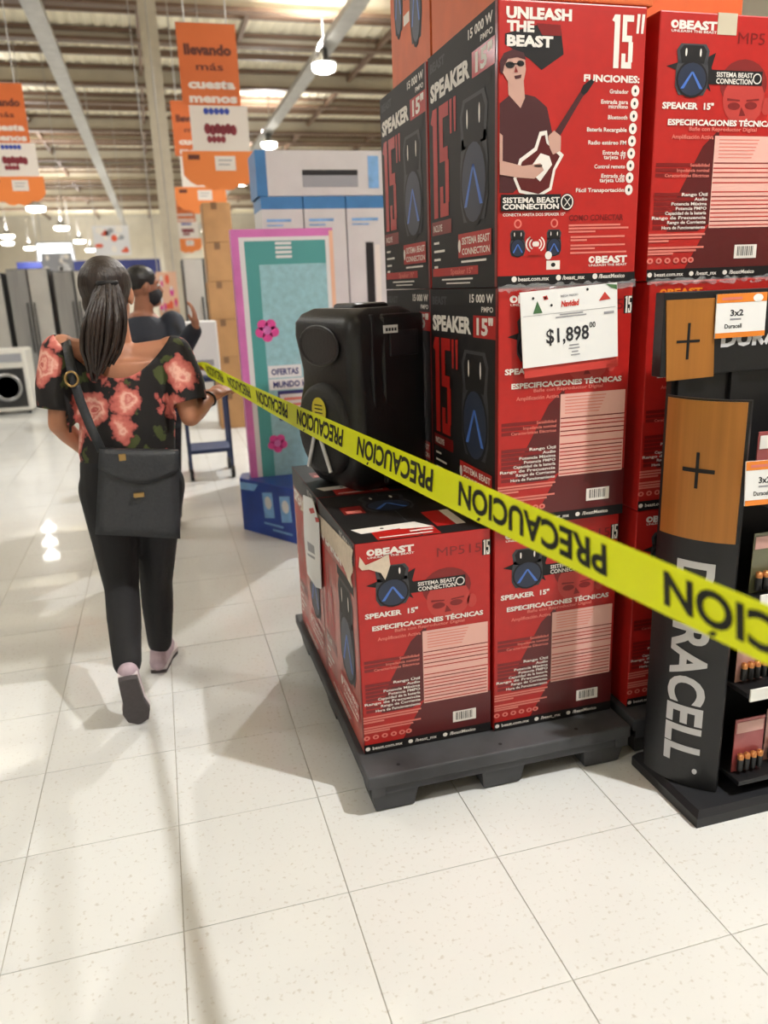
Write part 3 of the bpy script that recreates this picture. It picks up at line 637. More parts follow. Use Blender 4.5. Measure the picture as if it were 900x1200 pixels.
# curved end panel
P1 = Vector((1.310, 1.835, 0)); P2 = Vector((1.422, 1.645, 0)); dP = (P2-P1); nP = Vector((dP.y, -dP.x, 0)).normalized()
if nP.x > 0: nP = -nP
LP = dP.length
def pan(u, z, w=0.0):
    """u 0..1 across the panel, z height, w out of it"""
    b = .028*(1-(2*u-1)**2)
    p = P1+dP*u+nP*(b+w); return Vector((p.x, p.y, z))
def panel(z0, z1, th, m, name, u0=0.0, u1=1.0, n=28):
    g = G(); vs = []; fs = []
    for i in range(n+1):
        u = u0+(u1-u0)*i/n
        for w, z in ((0, z0), (th, z0), (th, z1), (0, z1)): vs.append(pan(u, z, w))
    for i in range(n):
        for k in range(4): fs.append((i*4+k, (i+1)*4+k, (i+1)*4+(k+1) % 4, i*4+(k+1) % 4))
    fs += [(3, 2, 1, 0), (n*4, n*4+1, n*4+2, n*4+3)]
    g.add(vs, fs, m, False); return g.obj(name, st)
panel(.05, 1.19, .012, m_sb, 'end_panel')
panel(.81, 1.185, .016, m_cop, 'copper_panel', .03, .97)
def panprint(Pp, z0, name, wd, label=None):
    me = Pp.mesh(name, lambda u, v, w: pan(u/LP, z0+v, wd+w)-Vector(st.location)); return meshobj(name, me, st)
P = Print(0, 0, 100, 100, LP, .375)
P.rect(m_blk, 47.5, 36, 51.5, 62, 1); P.rect(m_blk, 31, 47.5, 40, 50.5, 1); P.rect(m_blk, 40, 47.5, 47.5, 50.5, 1); P.rect(m_blk, 51.5, 47.5, 60, 50.5, 1); P.rect(m_blk, 60, 47.5, 70, 50.5, 1)
panprint(P, .81, 'plus_sign', .017)
# vertical lettering, reading downwards
vs, fs, wd = cut_geo(text_geo('DURACELL', .03, 4), 1, [-.05+.06*i for i in range(16)])
zt, zl = .748, .122; g = G()
um, uh = .36, .42      # letters stand on the left, tops to the right
# reading downwards: letter x -> -z, letter y (up) -> +u
for pv, pf in pieces((vs, fs)): G().add([pan(.34+py/.73*.46, zt-px/wd*(zt-zl), .0142)-Vector(st.location) for px, py in pv], pf, m_letter).obj('letter', st, False)
g = G(); g.rings([[pan(.74+.03*math.cos(a*.524), .105+.009*math.sin(a*.524), w)-Vector(st.location) for a in range(12)] for w in (.0124, .0128)], m_letter).obj('registered_mark', st, False)
# back frame, header, shelves
g = G(); g.box((1.335, 1.862, .04), (2.02, 1.885, 1.25), m_sb).obj('back_panel', st)
HY = 1.845
g = G(); g.box((1.285, HY, 1.235), (2.02, HY+.04, 1.455), m_sb, bev=.002).obj('header', st)
g = G(); q = [pY(*p, HY-.002) for p in ((781, 352), (838, 349), (836, 441), (781, 447))]
g.add([(p.x, HY-.0025, p.z) for p in q]+[(p.x, HY, p.z) for p in q], [(3, 2, 1, 0), (0, 1, 5, 4), (1, 2, 6, 5), (2, 3, 7, 6), (3, 0, 4, 7)], m_cop).obj('copper_header_panel', st)
cx = (q[0].x+q[1].x)/2; cz = (q[0].z+q[3].z)/2-.003
g = G(); g.box((cx-.004, HY-.0035, cz-.048), (cx+.004, HY-.0025, cz+.048), m_blk); g.box((cx-.036, HY-.0035, cz-.0035), (cx-.004, HY-.0025, cz+.0035), m_blk); g.box((cx+.004, HY-.0035, cz-.0035), (cx+.036, HY-.0025, cz+.0035), m_blk); g.obj('header_plus_sign', st)
a = pY(845, 406, HY-.002); b = pY(845, 388, HY-.002)
P = Print(0, 0, 1, 1, .34, a.z and (b.z-a.z)); P.text(m_letter, 'DURACELL', 0, 0, 1, 1, 0, bold=.05)
me = P.mesh('header_lettering', fr_front(a.x, HY, a.z)); me.transform(Matrix.Translation(-Vector(st.location))); meshobj('header_lettering', me, st)
for x in (1.36, 1.53): G().box((x-.012, 1.85, 1.15), (x+.012, 1.865, 1.24), m_sb).obj('header_support', st)
SXL = 1.455
shelf_z = (.10, .38, .66, .93)
for z in shelf_z: G().box((SXL, 1.60, z-.014), (2.02, 1.862, z), m_sb, bev=.002).obj('shelf', st)
G().box((2.02, 1.60, .04), (2.035, 1.885, 1.24), m_sb).obj('side_panel', st)
m_lab = mat('shelf_label', (232, 232, 226), .5)
for z in shelf_z[1:3]:
    for k in range(3):
        G().box((SXL+.005+k*.18, 1.594, z-.022), (SXL+.085+k*.18, 1.599, z+.014), m_lab).obj('shelf_label', st)
# battery packs on the shelves
m_pc = [mat('pack_card_%d' % i, c, .35, coat=.3) for i, c in enumerate([(150, 70, 70), (196, 150, 140), (96, 96, 70)])]
m_bat = mat('battery_copper', (196, 130, 76), .3, .5); m_bat2 = mat('battery_black', (24, 24, 24), .3)
pk = None
for zi, z in enumerate(shelf_z):
    for k in range(4):
        x = SXL+.012+k*.125; y = 1.635+.02*((k+zi) % 2)
        lb = 'battery blister pack, %s from the left on the %s shelf of the battery stand' % (['first', 'second', 'third', 'fourth'][k], ['lowest', 'second', 'third', 'top'][zi])
        t = thing('battery_pack', (x+.05, y, z), lb, 'battery pack', 'battery packs on the stand')
        G().box((-.05, .012, 0), (.05, .015, .17), m_pc[(k+zi) % 3]).obj('card', t, False)
        G().box((-.045, .0105, .125), (.045, .0119, .16), m_lab if (k+zi) % 2 else m_pc[1]).obj('card_print', t, False)
        for j in range(4):
            b = G().lathe([(.009, 0), (.009, .036)], (-.033+j*.022, 0, .012), m_bat2, 10).obj('battery', t, False)
            G().lathe([(.0091, .036), (.0091, .05), (.004, .05), (.004, .053)], (-.033+j*.022, 0, .012), m_bat, 10).obj('copper_end', b, False)
        G().box((-.045, -.0105, .006), (.045, -.0095, .075), mat('blister', (210, 210, 205), .1, spec=.6, coat=.5)).obj('blister_strip', t, False) if False else None
# 3x2 offer cards
m_oc = mat('offer_orange', (226, 130, 40), .5)
def offer(q, Y, lb):
    q = [pY(*p, Y) for p in q]; O = q[3].copy(); ux = (q[2]-q[3]); uz = (q[0]-q[3]); W_, H_ = ux.length, uz.length; ux.normalize(); uz.normalize()
    t = thing('offer_card', (O.x, Y, O.z), lb, 'offer card', 'orange and white 3x2 cards')
    f = lambda u, v, w: ux*u+uz*v+Vector((0, -w, 0))
    g = G(); vs = [f(u, v, w) for w in (.002, -.001) for u, v in ((0, 0), (W_, 0), (W_, H_), (0, H_))]
    g.add(vs, [(0, 1, 2, 3), (7, 6, 5, 4), (0, 4, 5, 1), (1, 5, 6, 2), (2, 6, 7, 3), (3, 7, 4, 0)], m_paper).obj('card', t, False)
    P = Print(0, 0, 100, 100, W_, H_)
    P.rect(m_oc, 0, 0, 100, 20, 6); P.rect(m_oc, 0, 88, 100, 100, 6); P.ell(m_paper, 82, 12, 10, 9, 7); P.rect(m_pink, 10, 8, 50, 14, 7)
    P.text(m_ink, '3x2', 28, 36, 54, 50, 6, bold=.03); P.rect(gy, 28, 56, 50, 60, 6); P.text(m_ink, 'Duracell', 18, 68, 52, 78, 6)
    meshobj('print', P.mesh('print', f), t)
offer([(840, 345), (897, 343), (895, 393), (837, 397)], HY-.006, 'orange and white 3x2 offer card on the header of the battery stand')
offer([(874, 541), (925, 536), (925, 588), (872, 593)], 1.592, 'orange and white 3x2 offer card on the shelf beside the copper panel')
# ================================================================ caution tape
m_tape = bpy.data.materials.new('caution_tape'); m_tape.use_nodes = True
b = m_tape.node_tree.nodes['Principled BSDF']; b.inputs['Base Color'].default_value = (*lin((232, 236, 20)), 1); b.inputs['Roughness'].default_value = .3
nt = m_tape.node_tree; tr = nt.nodes.new('ShaderNodeBsdfTranslucent'); tr.inputs[0].default_value = (*lin((232, 236, 20)), 1)
ms = nt.nodes.new('ShaderNodeMixShader'); ms.inputs[0].default_value = .5
nt.links.new(b.outputs[0], ms.inputs[1]); nt.links.new(tr.outputs[0], ms.inputs[2]); nt.links.new(ms.outputs[0], nt.nodes['Material Output'].inputs[0])
MATS['caution_tape'] = m_tape
TL = Vector((pY(234, 428, 4.55))); TR = pY(900, 727, .66)
dirn = (TR-TL)
# centre line: points fitted through the picture at distances interpolated along the straight tape
TE = TR+dirn.normalized()*.95
def tape_c(s):
    """s 0..1 from the left end to the right end outside the picture"""
    p = TL.lerp(TE, s); p.z -= .035*4*s*(1-s)*.8; return p
TWID = .075
def tape_frame(s):
    c = tape_c(s); d = (tape_c(min(1, s+.002))-tape_c(max(0, s-.002))).normalized()
    tw = math.radians(8*math.sin(s*9)+ (60*max(0, 1-s/.06)**2))
    side = Vector((d.y, -d.x, 0)).normalized()
    if side.x > 0: side = -side      # towards the camera side
    up = d.cross(side).normalized(); up = up if up.z > 0 else -up
    u2 = up*math.cos(tw)+side*math.sin(tw); s2 = side*math.cos(tw)-up*math.sin(tw)
    return c, d, u2, s2
TLEN = (TE-TL).length
t = thing('caution_tape', tuple(TL), 'yellow caution tape with black lettering stretched across the aisle', 'caution tape')
g = G(); n = 220; vs = []; fs = []
K = 6
for i in range(n+1):
    s = i/n; c, d, u, sd = tape_frame(s)
    for k in range(K+1):
        v = (k/K-.5)*TWID*(1-.35*max(0, 1-s/.05)); vs.append(c+u*v)
for i in range(n):
    for k in range(K): fs.append((i*(K+1)+k, (i+1)*(K+1)+k, (i+1)*(K+1)+k+1, i*(K+1)+k+1))
g.add(vs, fs, m_tape, True); o = g.obj('ribbon', t)
md = o.modifiers.new('thickness', 'SOLIDIFY'); md.thickness = .0004; md.offset = 0; md.use_rim = False
# lettering upside down: words start at the right and run to the left
m_tink = mat('tape_ink', (18, 18, 6), .6, spec=.3)
vs_, fs_, wd_ = text_geo('PRECAUCION', .03, 4)
xo = (text_geo('PRECAUCIO', .03, 4)[2]+text_geo('PRECAUCI', .03, 4)[2])/2+.02
vs_ = list(vs_); fs_ = list(fs_); k_ = len(vs_); vs_ += [(xo-.06, .78), (xo+.05, .78), (xo+.16, .90), (xo+.02, .90)]; fs_.append((k_, k_+1, k_+2, k_+3))
def s_of_px(px):
    lo, hi = 0.0, 1.0
    for _ in range(40):
        mid = (lo+hi)/2; p = tape_c(mid)-Vector((0, 0, H)); q = CX*p.x+CY*p.y-CD*p.z
        if q.z <= 0 or 450+F*q.x/q.z > px: hi = mid
        else: lo = mid
    return lo
sP, sN = s_of_px(712), s_of_px(538)
sN0 = s_of_px(779)
word = (sP-sN); gap = (sN0-sP); per = word+gap
starts = [sP+per]
x = sP
while x > .04: starts.append(x); x -= per
pcs = pieces((vs_, fs_))
for s0 in starts:
    for pv, pf in pcs:
        vv = []
        for px, py in pv:
            s = s0-px/wd_*word; s = min(max(s, .002), .999)
            c, d, u, sd = tape_frame(s); v = (.5-.17-py/.73*.64)*TWID      # upside down
            vv.append(c+u*v+sd*.0016)
        G().add(vv, pf, m_tink).obj('letter', t)
# ================================================================ people
def cap(g, a, b, ra, rb, m, seg=14):
    a = Vector(a); b = Vector(b); d = (b-a); L = d.length; d = d.normalized() if L > 1e-6 else Vector((0, 0, 1))
    up = Vector((0, 0, 1)) if abs(d.z) < .9 else Vector((0, 1, 0)); x = d.cross(up).normalized(); y = x.cross(d).normalized()
    rings = []
    for i in range(5):
        t = math.pi/2*(i/4.0); rr = ra*math.sin(t)+1e-4; rings.append((a-d*ra*math.cos(t), rr))
    for i in range(5):
        t = math.pi/2*(i/4.0); rr = rb*math.cos(t)+1e-4; rings.append((b+d*rb*math.sin(t), rr))
    g.rings([[p+(x*math.cos(2*math.pi*k/seg)+y*math.sin(2*math.pi*k/seg))*r for k in range(seg)] for p, r in rings], m)
def chain(g, pts, m):
    """pts: list of (point, radius)"""
    for (p, r), (q, s) in zip(pts, pts[1:]): cap(g, p, q, r, s, m)
def ellip(g, c, r, m, M=None, seg=18, n=10):
    c = Vector(c); rings = []
    for i in range(n+1):
        t = math.pi*i/n; ring = []
        for k in range(seg):
            a = 2*math.pi*k/seg; v = Vector((r[0]*(math.sin(t)+1e-4)*math.cos(a), r[1]*(math.sin(t)+1e-4)*math.sin(a), -r[2]*math.cos(t)))
            ring.append(c+(M @ v if M else v))
        rings.append(ring)
    g.rings(rings, m)
def eloft(g, secs, m, seg=24):
    """secs: (centre, rx, ry[, yaw]) elliptical horizontal rings"""
    out = []
    for s in secs:
        c, rx, ry = Vector(s[0]), s[1], s[2]; yw = s[3] if len(s) > 3 else 0
        out.append([c+Vector((rx*math.cos(t)*math.cos(yw)-ry*math.sin(t)*math.sin(yw), rx*math.cos(t)*math.sin(yw)+ry*math.sin(t)*math.cos(yw), 0)) for t in [2*math.pi*k/seg for k in range(seg)]])
    g.rings(out, m)
def blob(name, g, m, parent, voxel=.007, smooth=6, keep=None, solid=0.0, snap=None):
    me = g.mesh('tmp'); o = bpy.data.objects.new('tmp', me); COL.objects.link(o)
    r = o.modifiers.new('r', 'REMESH'); r.mode = 'VOXEL'; r.voxel_size = voxel; r.use_smooth_shade = True
    s = o.modifiers.new('s', 'SMOOTH'); s.iterations = smooth; s.factor = .5
    dg = bpy.context.evaluated_depsgraph_get(); dg.update()
    nm = bpy.data.meshes.new_from_object(o.evaluated_get(dg)); bpy.data.objects.remove(o)
    nm.name = name
    if keep:
        bm = bmesh.new(); bm.from_mesh(nm); bmesh.ops.delete(bm, geom=[f for f in bm.faces if not keep(f.calc_center_median())], context='FACES')
        if snap:
            for v in bm.verts:
                if v.is_boundary: v.co = snap(v.co)
        bm.to_mesh(nm); bm.free()
    nm.transform(Matrix.Translation(-Vector(parent.location)))
    nm.materials.clear(); nm.materials.append(m)
    nm.polygons.foreach_set('use_smooth', [True]*len(nm.polygons))
    ob = meshobj(name, nm, parent)
    if solid: md = ob.modifiers.new('cloth', 'SOLIDIFY'); md.thickness = solid; md.offset = -1
    return ob
def hand(g, wrist, d, palm_n, m, curl=.5, sc=1.0):
    """palm and five fingers; d points along the fingers, palm_n out of the palm; thumb side = d x n"""
    wrist = Vector(wrist); d = Vector(d).normalized(); n = Vector(palm_n); n = (n-d*n.dot(d)).normalized(); sd = d.cross(n).normalized()
    cap(g, wrist, wrist+d*.035*sc, .024*sc, .024*sc, m)
    for k in range(4):
        off = sd*(.028-.0187*k)*sc; base = wrist+d*(.078-.004*abs(k-1.4))*sc+off
        cap(g, wrist+d*.01*sc+off*.6, base, .014*sc, .0115*sc, m)
        ln = (.072, .08, .075, .058)[k]*sc; p = base; ang = 0.0; parts = (.45, .3, .25)
        for j, f in enumerate(parts):
            ang += curl*(.75 if j else .5); q = p+(d*math.cos(ang)+n*math.sin(ang))*ln*f
            cap(g, p, q, (.0098, .009, .0083)[j]*sc, (.009, .0083, .007)[j]*sc, m); p = q
    tb = wrist+d*.022*sc+sd*.026*sc; t1 = tb+(d*.6+sd*.75+n*.35).normalized()*.036*sc; t2 = t1+(d*.85+sd*.15+n*.5).normalized()*.03*sc
    cap(g, tb, t1, .0125*sc, .0108*sc, m); cap(g, t1, t2, .0105*sc, .0082*sc, m)
def face(g, gp, c, yaw, m, parent, h=.225, mats=None):
    """skull with nose, ears, chin; returns a function that adds eyes, brows and mouth as parts"""
    R = Matrix.Rotation(yaw, 3, 'Z'); c = Vector(c)
    P = lambda x, y, z: c+R @ Vector((x, y, z))
    ellip(g, P(0, -.005, .022), (.074, .092, .09), m, R); ellip(g, P(0, .022, -.045), (.055, .066, .07), m, R)
    cap(g, P(0, .075, -.088), P(0, .062, -.095), .024, .024, m)
    cap(g, P(0, .085, .012), P(0, .108, -.03), .008, .0135, m); cap(g, P(-.011, .094, -.033), P(.011, .094, -.033), .009, .009, m)
    for s in (-1, 1): ellip(g, P(s*.077, -.005, -.008), (.011, .02, .034), m, R); cap(g, P(s*.018, .082, .026), P(s*.05, .07, .026), .011, .01, m)
    cap(g, P(-.02, .084, -.062), P(.02, .084, -.062), .0085, .0085, m)
    return P, R
m_skinw = mat('skin_tan', (186, 128, 98), .5, var=.05, scale=12)
m_skinm = mat('skin_brown', (150, 100, 76), .5, var=.05, scale=12)
m_hair = mat('hair_brown', (42, 30, 24), .42, var=.55, scale=20, stretch=(9, 9, .5), bump=.4)
m_hair2 = mat('hair_black', (22, 20, 20), .45, var=.3, scale=40, bump=.3)
m_trs = mat('black_trousers', (20, 20, 24), .8, bump=.15, scale=60)
m_shoe = mat('lilac_shoe', (176, 156, 166), .6, var=.12, scale=40); m_sole = mat('grey_sole', (74, 68, 70), .7, var=.1, scale=60); m_rim = mat('pale_sole_rim', (208, 198, 200), .6)
m_eye = mat('eye_white', (225, 222, 216), .3); m_iris = mat('eye_iris', (40, 26, 20), .3); m_lip = mat('lips', (150, 78, 70), .5)
def eyes(P, R, parent, hairm):
    for s in (-1, 1):
        g = G(); ellip(g, P(s*.031, .076, .006), (.0125, .009, .008), m_eye, R, 12, 8); e = g.obj('eye', parent)
        g = G(); ellip(g, P(s*.031, .0835, .006), (.0055, .003, .0055), m_iris, R, 10, 6); g.obj('iris', e)
        g = G(); g.tube([P(s*.016, .089, .029), P(s*.033, .087, .034), P(s*.05, .077, .029)], .0035, hairm, 6); g.obj('eyebrow', parent)
    g = G(); g.tube([P(-.023, .083, -.062), P(-.01, .091, -.06), P(.01, .091, -.06), P(.023, .083, -.062)], [.003, .006, .006, .003], m_lip, 8); g.obj('lips', parent)
# floral cloth
m_flor = bpy.data.materials.new('floral_cloth'); m_flor.use_nodes = True
nt = m_flor.node_tree; b = nt.nodes['Principled BSDF']; N = nt.nodes.new; L = nt.links.new
tc = N('ShaderNodeTexCoord'); nz = N('ShaderNodeTexNoise'); nz.inputs['Scale'].default_value = 22; nz.inputs['Detail'].default_value = 3; L(tc.outputs['Object'], nz.inputs['Vector'])
mxv = N('ShaderNodeMix'); mxv.data_type = 'VECTOR'; mxv.inputs[0].default_value = .075; L(tc.outputs['Object'], mxv.inputs[4]); L(nz.outputs['Color'], mxv.inputs[5])
mp = N('ShaderNodeMapping'); mp.inputs['Location'].default_value = (FLX, FLY, FLZ); L(mxv.outputs[1], mp.inputs[0])
vo = N('ShaderNodeTexVoronoi'); vo.inputs['Scale'].default_value = 9.0; vo.inputs['Randomness'].default_value = .8; L(mp.outputs[0], vo.inputs['Vector'])
cr = N('ShaderNodeValToRGB'); el = cr.color_ramp.elements
el[0].position = 0; el[0].color = (*lin((236, 176, 156)), 1); el[1].position = 1; el[1].color = (*lin((18, 14, 15)), 1)
for p, c in ((.10, (196, 84, 80)), (.16, (236, 176, 158)), (.24, (210, 112, 104)), (.33, (240, 190, 172)), (.42, (212, 120, 108)), (.52, (186, 92, 84)), (.56, (120, 56, 52)), (.58, (20, 16, 17))):
    q = el.new(p); q.color = (*lin(c), 1)
L(vo.outputs['Distance'], cr.inputs[0])
v2 = N('ShaderNodeTexVoronoi'); v2.inputs['Scale'].default_value = 13; L(mp.outputs[0], v2.inputs['Vector'])
c3_ = N('ShaderNodeValToRGB'); e3 = c3_.color_ramp.elements; e3[0].position = .26; e3[0].color = (1, 1, 1, 1); e3[1].position = .32; e3[1].color = (0, 0, 0, 1); L(v2.outputs['Distance'], c3_.inputs[0])
gcol = N('ShaderNodeMix'); gcol.data_type = 'RGBA'; gcol.inputs[6].default_value = (*lin((18, 14, 15)), 1); gcol.inputs[7].default_value = (*lin((70, 78, 38)), 1); L(c3_.outputs[0], gcol.inputs[0])
gt = N('ShaderNodeMath'); gt.operation = 'GREATER_THAN'; gt.inputs[1].default_value = .575; L(vo.outputs['Distance'], gt.inputs[0])
sx = N('ShaderNodeSeparateColor'); L(vo.outputs['Color'], sx.inputs[0])
off = N('ShaderNodeMath'); off.operation = 'LESS_THAN'; off.inputs[1].default_value = .05; L(sx.outputs[0], off.inputs[0])
mxo = N('ShaderNodeMath'); mxo.operation = 'MAXIMUM'; L(gt.outputs[0], mxo.inputs[0]); L(off.outputs[0], mxo.inputs[1])
fin = N('ShaderNodeMix'); fin.data_type = 'RGBA'; L(mxo.outputs[0], fin.inputs[0]); L(cr.outputs[0], fin.inputs[6]); L(gcol.outputs[2], fin.inputs[7])
L(fin.outputs[2], b.inputs['Base Color']); b.inputs['Roughness'].default_value = .75
# ---------------------------------------------------------------- woman walking away
WY = 2.92
W_ = lambda x, y, Y=WY: pY(x, y, Y)
base = pz(168, 815); base.z = 0
wm = thing('person', tuple(base), 'person seen from behind in a floral top and black trousers, walking away', 'person')
hc = W_(128, 348, 2.95); hc.z = 1.508; 
neck = W_(137, 405, 2.93); pel = W_(152, 545, 2.93); chest = W_(145, 450, 2.93)
shl, shr = W_(74, 408), W_(200, 410); ell, elr = W_(69, 497, 2.90), W_(223, 488, 2.86)
wrl, hal = W_(100, 528, 3.10), None; wrr = W_(246, 466, 2.98)
hipl = pel+Vector((-.085, 0, -.05)); hipr = pel+Vector((.085, 0, -.05))
knl, knr = W_(143, 690, 2.93), W_(183, 682, 3.06); anl = W_(150, 783, 2.68); anr = W_(188, 757, 3.12)
g = G(); m = m_skinw
P, R = face(g, None, hc, -.35, m, wm)
cap(g, neck+Vector((0, .005, -.05)), hc+Vector((0, -.01, -.05)), .056, .05, m)
eloft(g, [(pel+Vector((0, 0, -.1)), .15, .1), (pel, .15, .10), (pel+Vector((0, 0, .14)), .125, .088), (chest, .14, .092), (chest+Vector((0, 0, .08)), .155, .085), (neck+Vector((0, 0, -.045)), .10, .06), (neck+Vector((0, 0, .0)), .06, .05)], m)
for a in (shl, shr): cap(g, neck+Vector((0, 0, -.05)), a+Vector((0, 0, -.005)), .05, .046, m)
chain(g, [(shl, .048), (shl.lerp(ell, .5), .043), (ell, .036), (ell.lerp(wrl, .35), .036), (wrl, .024)], m)
chain(g, [(shr, .048), (shr.lerp(elr, .5), .043), (elr, .036), (elr.lerp(wrr, .35), .036), (wrr, .024)], m)
hand(g, wrr, (.55, .55, .25), (-.2, .3, -1), m, curl=.55, sc=.92); hand(g, wrl, (.7, .6, .1), (.1, -.2, 1), m, .5, .92)
for hp, kn, an in ((hipl, knl, anl), (hipr, knr, anr)): chain(g, [(hp, .07), (kn, .048), (kn.lerp(an, .3), .047), (an, .032)], m)
cap(g, anl, anl+Vector((0, .02, -.06)), .032, .028, m); cap(g, anr, anr+Vector((.0, .05, -.07)), .026, .022, m)
blob('body', g, m_skinw, wm, .006, 4)
eyes(P, R, wm, m_hair)
# hair: cap of hair and long ponytail
g = G(); RH = R
ellip(g, hc+R @ Vector((0, -.022, .028)), (.088, .098, .098), m_hair, R); ellip(g, hc+R @ Vector((0, -.045, -.03)), (.074, .07, .075), m_hair, R)
blob('hair', g, m_hair, wm, .006, 3, keep=lambda p: (R.transposed() @ (p-hc)).y < .052-.55*max(0, .04-(p.z-hc.z)))
g = G(); tb = W_(126, 336, 2.84); te = W_(113, 440, 2.80)
for k in range(46):
    a = random.uniform(0, 2*math.pi); q = math.sqrt(random.random()); pts = []; rr = []
    ln = random.uniform(.8, 1.04)
    for i in range(9):
        t_ = i/8*ln; w_ = (.026+.05*math.sin(min(1, t_*1.25)*math.pi*.72))*(1 if t_ < .75 else max(.25, 1-(t_-.75)*2.2))
        c = tb.lerp(te, t_)+Vector((.012*math.sin(t_*3), -.035*math.sin(t_*math.pi)*(1 if t_ < 1 else 0), .012*math.sin(t_*math.pi)))
        pts.append(c+Vector((math.cos(a)*q*w_*.95, math.sin(a)*q*w_*.55, .01*math.sin(a*3+t_*4)))); rr.append(.013*(1-.75*t_/ln)+.002)
    g.tube(pts, rr, m_hair, 6)
o = g.obj('ponytail', wm)
g = G(); g.tube([tb+Vector((math.cos(a)*.03, math.sin(a)*.022, .012)) for a in [2*math.pi*i/12 for i in range(13)]], .008, mat('hair_band', (20, 18, 20), .6), 8); g.obj('hair_tie', wm)
# blouse
g = G()
eloft(g, [(pel+Vector((0, 0, -.02)), .163, .118), (pel+Vector((0, 0, .06)), .168, .118), (chest+Vector((0, 0, -.12)), .165, .112), (chest, .165, .112), (chest+Vector((0, 0, .08)), .172, .104), (neck+Vector((0, 0, -.05)), .15, .078), (neck+Vector((0, 0, -.01)), .09, .06)], m_flor)
for s, e_, a in ((shl, ell, -1), (shr, elr, 1)):
    cap(g, neck+Vector((a*.08, 0, -.06)), s+Vector((a*.008, 0, -.012)), .062, .062, m_flor)
    chain(g, [(s+Vector((a*.01, 0, -.015)), .066), (s.lerp(e_, .5)+Vector((a*.012, 0, 0)), .072), (s.lerp(e_, .82)+Vector((a*.004, 0, 0)), .07)], m_flor)
def zneck(p):
    dx = p.x-neck.x
    return W_(140, 440).z+.105*(min(abs(dx), .2)/.165)**2 if p.y < neck.y+.02 else W_(140, 425).z+.09*(min(abs(dx), .2)/.165)**2
def ksnap(p):
    z = zneck(p)
    if abs(p.x-neck.x) < .2 and abs(p.z-z) < .014: return Vector((p.x, p.y, z))
    for s, e_ in ((shl, ell), (shr, elr)):
        d = (e_-s); q = (p-s).dot(d)/d.length_squared
        if .72 < q < .88 and abs(p.x-pel.x) > .165: return p+d*(.8-q)
    if p.z < pel.z+.005: return Vector((p.x, p.y, pel.z-.012))
    return p
def kb(p):
    dx = p.x-neck.x; zc = zneck(p)
    if abs(dx) < .2 and p.z > zc: return False
    for s, e_ in ((shl, ell), (shr, elr)):
        d = (e_-s); q = (p-s).dot(d)/d.length_squared
        if q > .80 and (p.x-pel.x)*(-1 if s is shl else 1) > .178 and (p-s.lerp(e_, min(q, 1.2))).length < .12: return False
    return p.z > pel.z-.015
blob('blouse', g, m_flor, wm, .007, 5, keep=kb, solid=.004, snap=ksnap)
# trousers
g = G()
eloft(g, [(pel+Vector((0, 0, -.13)), .172, .125), (pel+Vector((0, -.005, -.05)), .178, .132), (pel+Vector((0, 0, .03)), .168, .12), (pel+Vector((0, 0, .07)), .15, .105)], m_trs)
for hp, kn, an, s in ((hipl, knl, anl, -1), (hipr, knr, anr, 1)):
    chain(g, [(hp+Vector((s*.006, 0, -.03)), .098), (hp.lerp(kn, .5), .085), (kn, .064), (kn.lerp(an, .35), .063), (an+Vector((0, 0, .02)), .05)], m_trs)
blob('trousers', g, m_trs, wm, .008, 6)
# shoes
def shoe(heel, toe, up, name='shoe'):
    heel, toe, up = Vector(heel), Vector(toe), Vector(up)
    d = (toe-heel).normalized(); L_ = (toe-heel).length; up = (up-d*up.dot(d)).normalized(); sd = d.cross(up)
    g = G()
    for (t0, h0, r0), (t1, h1, r1) in zip([(.06, .042, .036), (.3, .046, .036), (.6, .036, .038), (.9, .026, .028)], [(.3, .046, .036), (.6, .036, .038), (.9, .026, .028), (.95, .026, .024)]):
        cap(g, heel+d*L_*t0+up*h0, heel+d*L_*t1+up*h1, r0, r1, m_shoe)
    cap(g, heel+d*L_*.12+up*.05, heel+d*L_*.16+up*.085, .036, .034, m_shoe)
    s = blob(name, g, m_shoe, wm, .005, 3)
    def outline(k): return [(-.005, 0), (.01, .03*k), (.3, .033*k), (.5, .034*k), (.72, .045*k), (.92, .034*k), (1.0, .006), (1.0, -.006), (.92, -.034*k), (.72, -.045*k), (.5, -.034*k), (.3, -.033*k), (.01, -.03*k)]
    for nm, z0, z1, mm, k in (('sole', -.006, .012, m_sole, 1.05), ('sole_rim', .0135, .03, m_rim, 1.1)):
        g = G(); o_ = outline(k); n = len(o_)
        rg = [[heel+d*(t_*L_)+sd*w_+up*z for t_, w_ in o_] for z in (z0, z1)]; g.rings(rg, mm, True, False)
        ob = g.obj(nm, s, False)
        ob.data.transform(Matrix.Translation(-Vector(wm.location)))
    g = G()
    for i in range(4):
        t_ = .36+.09*i; c = heel+d*L_*t_+up*(.084-.008*i); g.tube([c-sd*.022, c+up*.004, c+sd*.022], .0035, m_rim, 6)
    ob = g.obj('laces', s, False); ob.data.transform(Matrix.Translation(-Vector(wm.location)))
    g = G()
    cc = heel+d*L_*.15+up*.115
    return s
hr = pz(186, 789); hr.z = .002; shoe(hr, hr+Vector((.05, .24, 0)), (0, 0, 1))
tl = pz(160, 857); tl.z = .004; hl = pY(148, 786, tl.y-.03); shoe(hl+Vector((.002, -.02, -.02)), tl+Vector((.01, .05, .0)), (0, .9, .45))
# wrist band
g = G(); dw = (wrr-elr).normalized(); a = dw.cross(Vector((0, 0, 1))).normalized(); bb2 = a.cross(dw)
g.tube([wrr-dw*.01+(a*math.cos(2*math.pi*i/14)+bb2*math.sin(2*math.pi*i/14))*.027 for i in range(15)], .005, m_hair2, 6); g.obj('wrist_band', wm)
